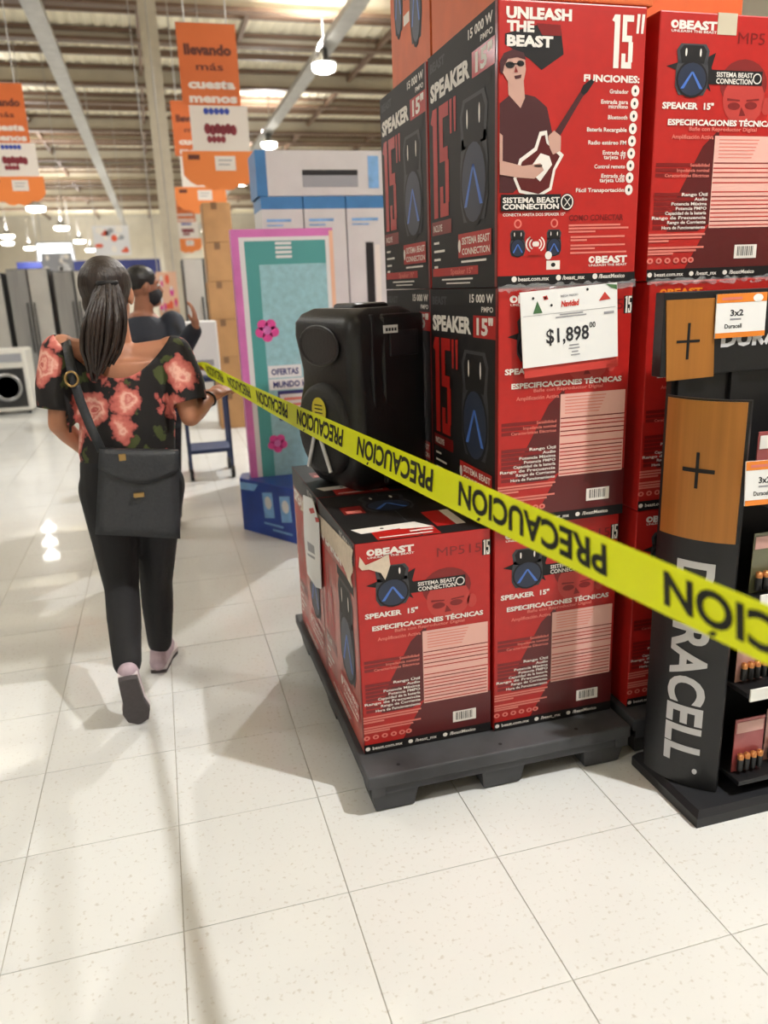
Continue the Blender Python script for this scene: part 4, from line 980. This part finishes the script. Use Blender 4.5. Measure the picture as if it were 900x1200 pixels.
# ---------------------------------------------------------------- shoulder bag
m_bag = mat('bag_leather', (44, 46, 50), .5, bump=.25, scale=90, var=.1); m_gold = mat('bag_brass', (170, 140, 90), .3, .8)
BY = pel.y-.165
tl_, tr_, bl_, br_ = W_(117, 526, BY), W_(209, 528, BY), W_(112, 624, BY), W_(211, 629, BY)
bag = thing('shoulder_bag', tuple((bl_+br_)/2), 'dark grey leather shoulder bag with flap worn low on the back', 'bag')
def slab(q, dep, m, name, bulge=.012, nx=8, nz=8, dy=0):
    g = G(); fr_ = []; bk = []
    for j in range(nz+1):
        for i in range(nx+1):
            u, v = i/nx, j/nz
            p = q[0].lerp(q[1], u).lerp(q[2].lerp(q[3], u), v); e = (1-(2*u-1)**4)*(1-(2*v-1)**4)
            fr_.append(p+Vector((0, -dep/2-bulge*e+dy, 0))); bk.append(p+Vector((0, dep/2+bulge*.4*e+dy, 0)))
    n = len(fr_); fs = []
    for j in range(nz):
        for i in range(nx):
            a = j*(nx+1)+i; fs += [(a, a+nx+1, a+nx+2, a+1), (n+a, n+a+1, n+a+nx+2, n+a+nx+1)]
    for i in range(nx):
        a = nz*(nx+1)+i; fs += [(i, i+1, n+i+1, n+i), (a, n+a, n+a+1, a+1)]
    for j in range(nz):
        a = j*(nx+1); c = a+nx; fs += [(a, n+a, n+a+nx+1, a+nx+1), (c, c+nx+1, n+c+nx+1, n+c)]
    g.add(fr_+bk, fs, m, True); return g.obj(name, bag)
slab((tl_, tr_, bl_, br_), .05, m_bag, 'bag_body')
# flap with curved lower edge
g = G(); nx, nz = 12, 5; vs = []; fs = []
for j in range(nz+1):
    for i in range(nx+1):
        u = i/nx; v = j/nz*(.22+.16*math.sin(math.pi*u)); p = tl_.lerp(tr_, u).lerp(bl_.lerp(br_, u), v-.02)
        vs.append(p+Vector((0, -.034-.006*math.sin(math.pi*u)-.006*math.sin(j/nz*3.1), 0)))
for j in range(nz):
    for i in range(nx): a = j*(nx+1)+i; fs.append((a, a+nx+1, a+nx+2, a+1))
g.add(vs, fs, m_bag, True); o = g.obj('flap', bag); md = o.modifiers.new('t', 'SOLIDIFY'); md.thickness = .005; md.offset = 1
cp = W_(163, 576, BY); G().box((cp.x-.018, BY-.056, cp.z-.008), (cp.x+.018, BY-.044, cp.z+.008), m_gold, bev=.003).obj('clasp', bag)
cp = W_(144, 533, BY); G().box((cp.x-.012, BY-.05, cp.z-.012), (cp.x+.012, BY-.042, cp.z+.012), m_gold, bev=.003).obj('buckle', bag)
def strap(pts, wdt, m, name, par):
    g = G(); vs = []; fs = []
    pts = [Vector(p) for p in pts]
    for i, p in enumerate(pts):
        d = (pts[min(i+1, len(pts)-1)]-pts[max(i-1, 0)]).normalized(); sd = d.cross(Vector((0, 1, 0)))
        sd = sd.normalized() if sd.length > .2 else Vector((1, 0, 0)); vs += [p-sd*wdt/2, p+sd*wdt/2]
    for i in range(len(pts)-1): fs.append((2*i, 2*i+1, 2*i+3, 2*i+2))
    g.add(vs, fs, m, True); o = g.obj(name, par); md = o.modifiers.new('t', 'SOLIDIFY'); md.thickness = .005; md.offset = 0; return o
by = chest.y-.125
strap([W_(76, 398, 2.94)+Vector((0, .07, -.04)), W_(76, 397, 2.93)+Vector((0, 0, .012)), W_(79, 408, 2.845), W_(85, 440, by-.015), W_(94, 470, by-.012), W_(106, 500, by-.012), W_(119, 528, BY)], .03, m_bag, 'strap', bag)
cp = W_(84, 444, by-.022); g = G(); g.tube([cp+Vector((.02*math.cos(a), -.002, .024*math.sin(a))) for a in [2*math.pi*i/14 for i in range(15)]], .004, m_gold, 6); g.obj('strap_ring', bag)
# ---------------------------------------------------------------- second person further on
MYY = 5.0
V_ = lambda x, y, Y=MYY: pY(x, y, Y)
mb = V_(180, 600, 5.1); base = Vector((mb.x, 5.1, 0))
mn = thing('person', tuple(base), 'person in a dark navy jacket standing half hidden behind the floral top', 'person')
hc = V_(168, 336); neck = V_(166, 366); pel = V_(175, 480); chest = V_(170, 400)
shl, shr = neck+Vector((-.18, 0, -.07)), neck+Vector((.17, -.0, -.07))
elr = V_(212, 412, 4.88); wrr = V_(229, 384, 4.75); ell = V_(150, 440, 4.9); wrl = V_(222, 432, 4.58)
m_nav = mat('navy_jacket', (26, 32, 46), .7, bump=.2, scale=40); m_dk = mat('dark_jeans', (24, 26, 34), .8, bump=.15, scale=60); m_bshoe = mat('black_shoe', (22, 22, 24), .5)
g = G(); P, R = face(g, None, hc, -1.25, m_skinm, mn)
cap(g, neck+Vector((0, 0, -.06)), hc+Vector((0, 0, -.05)), .058, .055, m_skinm)
eloft(g, [(pel, .15, .1), (chest, .16, .1), (neck+Vector((0, 0, -.06)), .13, .07), (neck, .065, .06)], m_skinm)
hipl, hipr = pel+Vector((-.09, 0, -.06)), pel+Vector((.09, 0, -.06)); anl, anr = Vector((base.x-.13, 5.05, .08)), Vector((base.x+.12, 5.15, .08)); knl, knr = hipl.lerp(anl, .5)+Vector((0, .03, 0)), hipr.lerp(anr, .5)+Vector((0, .03, 0))
chain(g, [(shl, .05), (ell, .038), (wrl, .026)], m_skinm); chain(g, [(shr, .05), (elr, .038), (wrr, .026)], m_skinm)
for hp, kn, an in ((hipl, knl, anl), (hipr, knr, anr)): chain(g, [(hp, .075), (kn, .05), (an, .035)], m_skinm); cap(g, an, an+Vector((0, .08, -.04)), .032, .03, m_skinm)
hand(g, wrr, (.05, .1, 1), (-1, .2, 0), m_skinm, .45); hand(g, wrl, (.75, -.35, .15), (0, .5, -1), m_skinm, .8)
blob('body', g, m_skinm, mn, .007, 4); eyes(P, R, mn, m_hair2)
g = G(); ellip(g, hc+R @ Vector((0, -.015, .04)), (.083, .1, .085), m_hair2, R); blob('hair', g, m_hair2, mn, .006, 3, keep=lambda p: (R.transposed() @ (p-hc)).y < .06-.5*max(0, .05-(p.z-hc.z)))
g = G(); ellip(g, hc+R @ Vector((0, .026, -.055)), (.062, .075, .062), m_hair2, R); ellip(g, hc+R @ Vector((0, .08, -.045)), (.03, .03, .035), m_hair2, R); o = blob('face_mask', g, mat('black_mask', (24, 24, 28), .8), mn, .006, 3, keep=lambda p: (R.transposed() @ (p-hc)).y > .01 and p.z < hc.z-.012)
g = G()
eloft(g, [(pel+Vector((0, 0, -.12)), .18, .13), (pel, .185, .13), (chest, .195, .135), (neck+Vector((0, 0, -.08)), .17, .1), (neck+Vector((0, 0, -.02)), .075, .07)], m_nav)
chain(g, [(shl, .072), (ell, .056), (ell.lerp(wrl, .9), .044)], m_nav); chain(g, [(shr, .075), (elr, .06), (elr.lerp(wrr, .85), .05)], m_nav)
blob('jacket', g, m_nav, mn, .009, 4)
g = G(); eloft(g, [(pel+Vector((0, 0, -.16)), .16, .12), (pel, .165, .115)], m_dk)
for hp, kn, an in ((hipl, knl, anl), (hipr, knr, anr)): chain(g, [(hp, .098), (kn, .075), (an+Vector((0, 0, .03)), .06)], m_dk)
blob('trousers', g, m_dk, mn, .01, 4)
for an in (anl, anr):
    g = G(); cap(g, an+Vector((0, -.03, -.035)), an+Vector((.01, .16, -.042)), .042, .034, m_bshoe); cap(g, an+Vector((0, 0, -.03)), an+Vector((0, 0, .03)), .045, .045, m_bshoe); blob('shoe', g, m_bshoe, mn, .008, 3, keep=None)
# ================================================================ turquoise cardboard display
DY = 4.95; A = pz(286, 620)
WD, HD, BH_, TH = 1.09-.475, 1.85, .345, .10
RM = Matrix.Translation((.475-A.x, DY-A.y, 0))     # local x along front, local y backwards
dsp = thing('cardboard_display', tuple(A), 'tall turquoise and pink cardboard display with blue base', 'display')
m_tq = mat('display_turquoise', (140, 184, 194), .5, var=.12, scale=26); m_teal = mat('display_teal', (70, 146, 146), .5); m_mag = mat('display_pink', (198, 110, 176), .5, var=.1, scale=9)
m_pal2 = mat('display_pale', (214, 214, 216), .5); m_peach = mat('display_peach', (222, 178, 150), .5); m_mgt = mat('display_magenta', (206, 70, 146), .5)
m_dblue = mat('display_blue', (28, 62, 150), .4, var=.3, scale=5); m_lblue = mat('display_light_blue', (120, 170, 220), .4, var=.2, scale=14); m_nvt = mat('display_navy', (44, 48, 110), .5)
def DB(name, a, b, m, bev=.0): return G().box(a, b, m, bev=bev, M=RM).obj(name, dsp, False)
DB('body', (0, .002, .03), (WD, TH, HD), m_mag)
bp = [(A.x, A.y), (.69, 4.52), (1.14, 4.52), (1.14, 5.12), (A.x+.03, 5.12)]
G().prism([(x-A.x, y-A.y) for x, y in bp], 0, BH_, m_dblue).obj('blue_base', dsp, False)
P = Print(0, 0, 100, 200, WD, HD-BH_)
P.rect(m_pal2, 7, 6, 96, 200, 0); P.rect(m_peach, 96, 2, 100, 70, 1); P.rect(m_mag, 0, 0, 7, 200, 0); P.rect(m_teal, 12, 9, 92, 200, 1); P.rect(m_tq, 25, 27, 92, 200, 2)
for i in range(4): P.rect(m_pal2, 42, 10+i*3.4, 58, 12+i*3.4, 3)
def rose(x, y, s):
    for k in range(5): a = 2*math.pi*k/5+.3; P.ell(m_mgt, x+s*math.cos(a), y+s*.75*math.sin(a), s*.75, s*.6, 3)
    P.ell(m_mag, x, y, s*.6, s*.5, 4)
rose(28, 78, 7); rose(30, 172, 6); rose(88, 182, 6)
P.rect(m_pal2, 26, 107, 60, 117, 3); P.text(m_nvt, 'OFERTAS', 29, 109.5, 57, 114.5, 4, bold=.04); P.rect(m_pal2, 26, 118, 90, 127, 3); P.text(m_nvt, 'MUNDO HOGAR', 30, 120, 86, 125, 4, bold=.04)
P.rect(m_nvt, 34, 128, 90, 153, 3); P.rect(m_pal2, 36, 131, 88, 150, 4)
for k, y in enumerate((134, 139, 144)): P.rect(m_pink, 40, y, 80-6*k, y+2.2, 5)
meshobj('front_print', P.mesh('front_print', lambda u, v, w: RM @ Vector((u, .002-w, BH_+v))), dsp)
be = Vector((.69-A.x, 4.52-A.y, 0)); bl = be.length; be.normalize(); bn = Vector((be.y, -be.x, 0)); bn = bn if bn.x < 0 else -bn
P = Print(0, 0, 100, 42, bl, BH_)
for x in (40, 70): P.poly(m_lblue, [(x, 8), (x+18, 6), (x+20, 26), (x+2, 28)], 0); P.ell(m_pal2, x+10, 15, 6, 5, 1)
for y, a in ((31, 40), (35, 55)): P.rect(m_lblue, a, y, a+34, y+1.6, 0)
P.poly(m_lblue, [(0, 3), (34, 2), (26, 8), (0, 9)], 0)
meshobj('base_print', P.mesh('base_print', lambda u, v, w: be*u+bn*w+Vector((0, 0, v))), dsp)
# ================================================================ white and blue appliance cartons on shelves behind
m_wc = mat('carton_white', (206, 204, 204), .5, var=.04, scale=6); m_bc = mat('carton_blue', (52, 116, 172), .45, var=.1, scale=8); m_gc = mat('carton_grey_print', (150, 152, 158), .5)
AY = 6.0; xs = [pY(x, 240, AY).x for x in (305, 355, 405, 458)]; zt_ = pY(380, 230, AY).z
k = 0
def tall_carton(x0, x1, z0, z1, lb, pic):
    t = thing('appliance_carton', ((x0+x1)/2, AY+.2, z0), lb, 'carton', 'white and blue appliance cartons')
    G().box((x0+.004, AY, z0), (x1-.004, AY+.42, z1), m_wc, bev=.004).obj('box', t)
    G().box((x0+.003, AY-.001, z1-.085), (x1-.003, AY+.421, z1+.001), m_bc, bev=.002).obj('blue_band', t)
    P = Print(0, 0, 100, 100, x1-x0, z1-z0)
    P.text(m_wc, 'TORRE', 20, 3, 60, 6, 2) if False else None
    P.rect(m_lblue, 12, 16, 70, 18, 1)
    P.rect(m_lblue, 12, 20, 50, 21, 1)
    if pic == 1: P.rect(m_blk, 40, 34, 58, 92, 1); P.rect(m_wht, 60, 36, 72, 88, 1)
    if pic == 2: P.ell(m_gc, 50, 60, 30, 22, 1)
    meshobj('front_print', P.mesh('front_print', lambda u, v, w: (x0-(x0+x1)/2+u, -.2-.002-w, v)), t)
for i in range(3):
    lo = zt_-.95
    tall_carton(xs[i], xs[i+1], lo, zt_, 'tall white carton with blue top band, %s of three in the upper row' % ['left', 'middle', 'right'][i], (2, 0, 1)[i])
    tall_carton(xs[i], xs[i+1], .04, lo-.003, 'tall white carton with blue top band, %s of three in the lower row' % ['left', 'middle', 'right'][i], 2)
t = thing('shipping_base', ((xs[0]+xs[3])/2, AY+.2, 0), 'low black base under the white and blue cartons', 'base'); G().box((xs[0]-.02, AY-.02, 0), (xs[3]+.02, AY+.46, .038), m_sb).obj('plate', t)
x0, x1 = pY(300, 200, AY).x, pY(470, 200, AY).x; z0, z1 = zt_+.003, pY(380, 176, AY).z
t = thing('appliance_carton', ((x0+x1)/2, AY+.2, z0), 'long white carton lying on top of the blue banded cartons', 'carton', 'white and blue appliance cartons')
G().box((x0, AY+.005, z0), (x1, AY+.40, z1), m_wc, bev=.004).obj('box', t); G().box((x0-.002, AY+.003, z0), (x0+.075, AY+.402, z1+.001), m_bc, bev=.002).obj('blue_end', t)
G().box((x0+.33, AY+.001, z0+.14), (x0+.74, AY+.006, z0+.175), m_blk).obj('picture_bar', t); G().box((x0+.33, AY+.002, z0+.06), (x0+.74, AY+.006, z0+.139), m_gc).obj('picture', t); G().box((x0+.82, AY+.001, z0+.05), (x0+.9, AY+.006, z0+.27), m_lblue).obj('blue_print', t)
# ================================================================ brown carton pile and steel fridges down the aisle
m_br = mat('brown_carton', (170, 128, 84), .7, var=.08, scale=7); m_brd = mat('brown_carton_tape', (120, 88, 60), .5)
bx0, bx1 = pY(246, 350, 9.0).x, pY(278, 350, 9.0).x; zz = 0
for i in range(6):
    hh = .40
    t = thing('brown_carton', ((bx0+bx1)/2, 9.2, zz), 'plain brown carton, number %s from the floor in the narrow pile down the aisle' % ['one', 'two', 'three', 'four', 'five', 'six'][i], 'carton', 'brown carton pile')
    o_ = random.uniform(-.01, .01)
    G().box((bx0+o_, 9.0, zz), (bx1+o_, 9.4, zz+hh), m_br, bev=.006).obj('box', t); G().box((bx0+o_+.09, 8.9985, zz+hh-.07), (bx0+o_+.15, 9.4, zz+hh+.0012), m_brd).obj('sealing_tape', t); zz += hh+.002
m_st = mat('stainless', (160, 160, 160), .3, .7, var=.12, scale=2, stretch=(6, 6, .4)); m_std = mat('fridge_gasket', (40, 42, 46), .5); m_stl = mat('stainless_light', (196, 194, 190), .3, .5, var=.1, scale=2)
def fridge(x0, x1, y, h, lb, light=False):
    t = thing('refrigerator', ((x0+x1)/2, y+.33, 0), lb, 'refrigerator', 'steel refrigerators')
    G().box((x0, y+.06, 0), (x1, y+.66, h), m_std, bev=.01).obj('body', t)
    w_ = (x1-x0)/2
    for k in range(2):
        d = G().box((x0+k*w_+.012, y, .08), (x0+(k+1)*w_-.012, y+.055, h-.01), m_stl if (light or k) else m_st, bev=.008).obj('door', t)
        hx = x0+w_+(-.05 if k == 0 else .05); g = G(); g.tube([(hx, y-.003, .7), (hx, y-.045, .74), (hx, y-.045, 1.4), (hx, y-.003, 1.44)], .012, m_std, 8); g.v = [(a-t.location.x, b_-t.location.y, c) for a, b_, c in g.v]; g.obj('handle', d, False)
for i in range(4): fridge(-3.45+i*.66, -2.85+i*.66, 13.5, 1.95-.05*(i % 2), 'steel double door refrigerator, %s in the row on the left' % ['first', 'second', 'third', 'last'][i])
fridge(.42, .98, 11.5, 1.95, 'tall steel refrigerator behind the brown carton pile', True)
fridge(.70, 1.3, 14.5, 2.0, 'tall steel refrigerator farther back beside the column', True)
# washing machine at the left edge
m_wm = mat('washer_white', (214, 212, 204), .35)
t = thing('washing_machine', (-2.02, 11.9, 0), 'white washing machine with black front at the left edge', 'washing machine')
G().box((-2.32, 11.6, .04), (-1.74, 12.2, .86), m_wm, bev=.03).obj('body', t); G().box((-2.26, 11.585, .1), (-1.80, 11.602, .62), mat('washer_black', (34, 34, 36), .3), bev=.006).obj('front_panel', t)
g = G(); g.lathe([(.19, -.02), (.17, -.035), (.15, -.02)], (-2.03, 11.6, .37), m_st, 24, 'y'); g.obj('porthole', t)
G().box((-2.26, 11.588, .70), (-1.8, 11.602, .81), m_gc).obj('control_panel', t)
for x in (-2.25, -1.81):
    for y in (11.66, 12.14): G().lathe([(.025, 0), (.025, .045)], (x, y, 0), m_blk, 10).obj('foot', t)
# white flat carton on a blue cart where the tape ends
CY_ = 6.6
q0, q1 = pY(206, 378, CY_), pY(258, 425, CY_); fx = pz(250, 517)
t = thing('flat_carton', ((q0.x+q1.x)/2, CY_+.08, q1.z-.1), 'white flat carton standing upright behind the end of the caution tape', 'carton')
G().box((q0.x, CY_, q1.z-.1), (q1.x, CY_+.16, q0.z), mat('carton_bright_white', (226, 226, 224), .5), bev=.012).obj('box', t); G().box((q0.x+.05, CY_-.0015, q1.z-.02), (q1.x-.05, CY_, q1.z+.03), m_gc).obj('printed_strip', t)
t = thing('platform_cart', ((q0.x+q1.x)/2, CY_+.1, 0), 'dark blue stock cart under the white flat carton', 'cart')
zc = q1.z-.1; m_cart = mat('cart_blue', (40, 56, 92), .5)
G().box((q0.x-.02, CY_-.08, zc-.04), (q1.x+.04, CY_+.32, zc-.002), m_cart, bev=.006).obj('platform', t); G().box((q0.x+.0, CY_-.06, .22), (q1.x+.02, CY_+.30, .25), m_cart).obj('lower_platform', t)
for x in (q0.x, q1.x+.02):
    for y in (CY_-.06, CY_+.30): 
        G().box((x-.012, y-.012, .1), (x+.012, y+.012, zc-.03), m_cart).obj('post', t); G().lathe([(.05, -.015), (.05, .015)], (x, y, .05), m_blk, 14, 'x').obj('wheel', t)
# ================================================================ gondola with bright goods, far left of the aisle
m_goods = [mat('goods_%d' % i, c, .5) for i, c in enumerate([(214, 90, 60), (226, 190, 90), (120, 170, 200), (230, 226, 220), (150, 110, 170), (236, 140, 60), (90, 150, 110)])]
gx0, gx1, gy = -1.75, -.75, 17.0
t = thing('shelf_gondola', ((gx0+gx1)/2, gy+.3, 0), 'white shelf unit full of colourful boxes in the distance', 'shelf unit')
G().box((gx0, gy+.5, 0), (gx1, gy+.54, 1.75), m_wm).obj('back_panel', t)
lv = (.1, .5, .9, 1.3, 1.7)
for z in lv: G().box((gx0, gy, z-.03), (gx1, gy+.5, z), m_wm).obj('shelf', t)
for x in (gx0, gx1): G().box((x-.02, gy, 0), (x+.02, gy+.54, 1.75), m_wm).obj('upright', t)
pn = ['first', 'second', 'third', 'fourth', 'fifth']; ln = ['lowest', 'second', 'third', 'fourth', 'top']
for j, z in enumerate(lv):
    for i in range(5):
        x = gx0+.03+i*.19; h_ = random.uniform(.2, .33); mm = m_goods[(i*3+j*2) % 7]
        b_ = thing('product_box', (x+.08, gy+.2, z), 'small coloured box, %s from the left on the %s distant shelf' % (pn[i], ln[j]), 'box', 'boxes on the distant shelf unit')
        G().box((x, gy+.04, z), (x+.165, gy+.36, z+h_), mm, bev=.005).obj('box', b_); G().box((x+.02, gy+.0385, z+h_*.35), (x+.145, gy+.04, z+h_*.75), m_goods[(i+j+3) % 7]).obj('label_patch', b_)
# far blue fascia, lit screen, posters
m_fas = mat('fascia_blue', (38, 48, 112), .5)
FY = 55.0
a, b_ = pY(22, 327, FY), pY(187, 303, FY)
t = thing('fascia_board', ((a.x+b_.x)/2, FY+.1, a.z), 'long dark blue fascia board on the far wall', 'fascia'); G().box((a.x, FY, a.z), (b_.x, FY+.2, b_.z), m_fas).obj('board', t)
for x in (a.x+.3, b_.x-.3): G().box((x-.15, FY+.02, 0), (x+.15, FY+.18, a.z+.05), m_col).obj('support_post', t)
a, b_ = pY(46, 305, 50), pY(83, 285, 50)
t = thing('lit_panel', ((a.x+b_.x)/2, 50, a.z), 'bright lit white panel under the far lamps', 'lit panel'); G().box((a.x, 50, a.z), (b_.x, 50.1, b_.z), mat('lit_white', (240, 245, 250), .4, emit=LITP)).obj('screen', t)
G().box((a.x-.1, 50.02, a.z-.1), (b_.x+.1, 50.08, b_.z+.1), m_gc).obj('frame', t); 
for x in (a.x, b_.x): G().box((x-.03, 50.03, b_.z), (x+.03, 50.07, ZR), m_galv).obj('hanger', t)
def poster(px0, py0, px1, py1, Y, cols, lb, nm='hanging_poster'):
    a, b_ = pY(px0, py1, Y), pY(px1, py0, Y); W_, H_ = b_.x-a.x, b_.z-a.z
    t = thing(nm, ((a.x+b_.x)/2, Y, a.z), lb, 'poster')
    G().box((a.x, Y, a.z), (b_.x, Y+.03, b_.z), cols[0]).obj('board', t)
    P = Print(0, 0, 100, 100, W_, H_); rr = random.Random(int(px0*7+py0))
    for k in range(14): P.ell(cols[1+k % (len(cols)-1)], rr.uniform(12, 88), rr.uniform(12, 88), rr.uniform(5, 12), rr.uniform(5, 12), k % 5, 10)
    meshobj('print', P.mesh('print', lambda u, v, w: (a.x+u-t.location.x, -.001-w*4, v)), t)
    for x in (a.x+.1*W_, b_.x-.1*W_): G().tube([(x, Y+.015, b_.z-.01), (x, Y+.015, ZR-.05)], .008, m_galv, 6).obj('cord', t)
poster(112, 264, 150, 300, 26, [m_pal2, m_goods[0], m_wht, m_gc], 'white and red festive poster hanging far down the aisle')
poster(52, 296, 84, 328, 20, [m_gc, m_wht, m_pal2], 'silver white decoration hanging over the distant shelves')
poster(188, 318, 206, 372, 13.0, [m_peach, m_mgt, m_pal2, m_goods[0]], 'pink patterned poster beside the cream column')
# ================================================================ hanging orange price banners
m_so = mat('banner_orange', (206, 104, 48), .6, var=.05, scale=3); m_so2 = mat('banner_light_orange', (226, 128, 60), .6); m_sw = mat('banner_white', (224, 216, 208), .6); m_mr = mat('banner_maroon', (130, 40, 52), .6); m_sb2 = mat('banner_blue', (50, 70, 160), .6); m_bn = mat('banner_brown', (96, 44, 28), .6)
def banner(x0, y0, x1, Y, lb, sc=1.0):
    """px of top left corner, right px; the banner is 2.55 times as tall as wide"""
    a, b_ = pY(x0, y0, Y), pY(x1, y0, Y); W_ = b_.x-a.x; zt = (a.z+b_.z)/2
    t = thing('hanging_banner', (a.x, Y, zt), lb, 'banner', 'hanging orange price banners')
    def pl(name, u0, u1, v0, v1, m, bot=None):
        g = G(); u0, u1, v0, v1 = u0*W_, u1*W_, -v0*W_, -v1*W_
        if bot:
            pts = [(u0, v0), (u1, v0)]+[(u1-(u1-u0)*i/12, v1+(-1)*bot*W_*math.sin(math.pi*i/12)**.8+.03*W_*math.cos(i*2.1)) for i in range(13)]
        else: pts = [(u0, v0), (u1, v0), (u1, v1), (u0, v1)]
        n = len(pts); vs = [(u, 0, v) for u, v in pts]+[(u, .008, v) for u, v in pts]
        g.add(vs, [tuple(range(n))[::-1], tuple(range(n, 2*n))]+[(i, (i+1) % n, n+(i+1) % n, n+i) for i in range(n)], m); return g.obj(name, t, False)
    pl('orange_board', 0, 1.0, 0, 1.27, m_so); pl('white_board', .1, 1.1, 1.27, 2.0, m_sw); pl('lower_board', -.1, 1.18, 2.0, 2.42, m_so2, .22)
    P = Print(0, 0, 100, 270, W_, W_*2.7)
    P.text(m_bn, 'llevando', 10, 32, 90, 48, 1, bold=.05); P.text(m_bn, 'más', 28, 60, 74, 72, 1, bold=.015); P.text(m_sw, 'cuesta', 12, 86, 92, 100, 1, bold=.05); P.text(m_sw, 'menos', 12, 108, 94, 122, 1, bold=.05)
    for k in range(5): P.ell(m_sb2, 38+k*9, 136, 4.6, 5.5, 1, 10)
    for k in range(6): P.ell(m_mr, 38+k*9, 164+2*(k % 2), 6, 9, 1, 10)
    for k in range(4): P.ell(m_mr, 40+k*8, 181, 4.5, 6, 1, 10)
    P.rect(m_sw, 46, 208, 82, 232, 1); P.rect(m_gc, 52, 214, 76, 216, 2); P.rect(m_gc, 52, 221, 72, 223, 2); P.rect(m_bn, 0, 206, 20, 214, 1)
    meshobj('print', P.mesh('print', lambda u, v, w: (u, -w*2, v-W_*2.7)), t)
    for u in (.15, .85): G().tube([(u*W_, .004, 0), (u*W_, .004, ZR-.05-zt)], .006, m_galv, 6).obj('cord', t, False)
banner(205, 27, 275, 8.0, 'nearest orange and white price banner hanging before the column')
banner(199, 118, 247, 12.3, 'second orange price banner, partly hidden below the nearest one')
banner(-30, 97, 25, 10.2, 'orange price banner cut off by the left edge')
banner(200, 226, 226, 22.5, 'small distant orange banner below the second one')
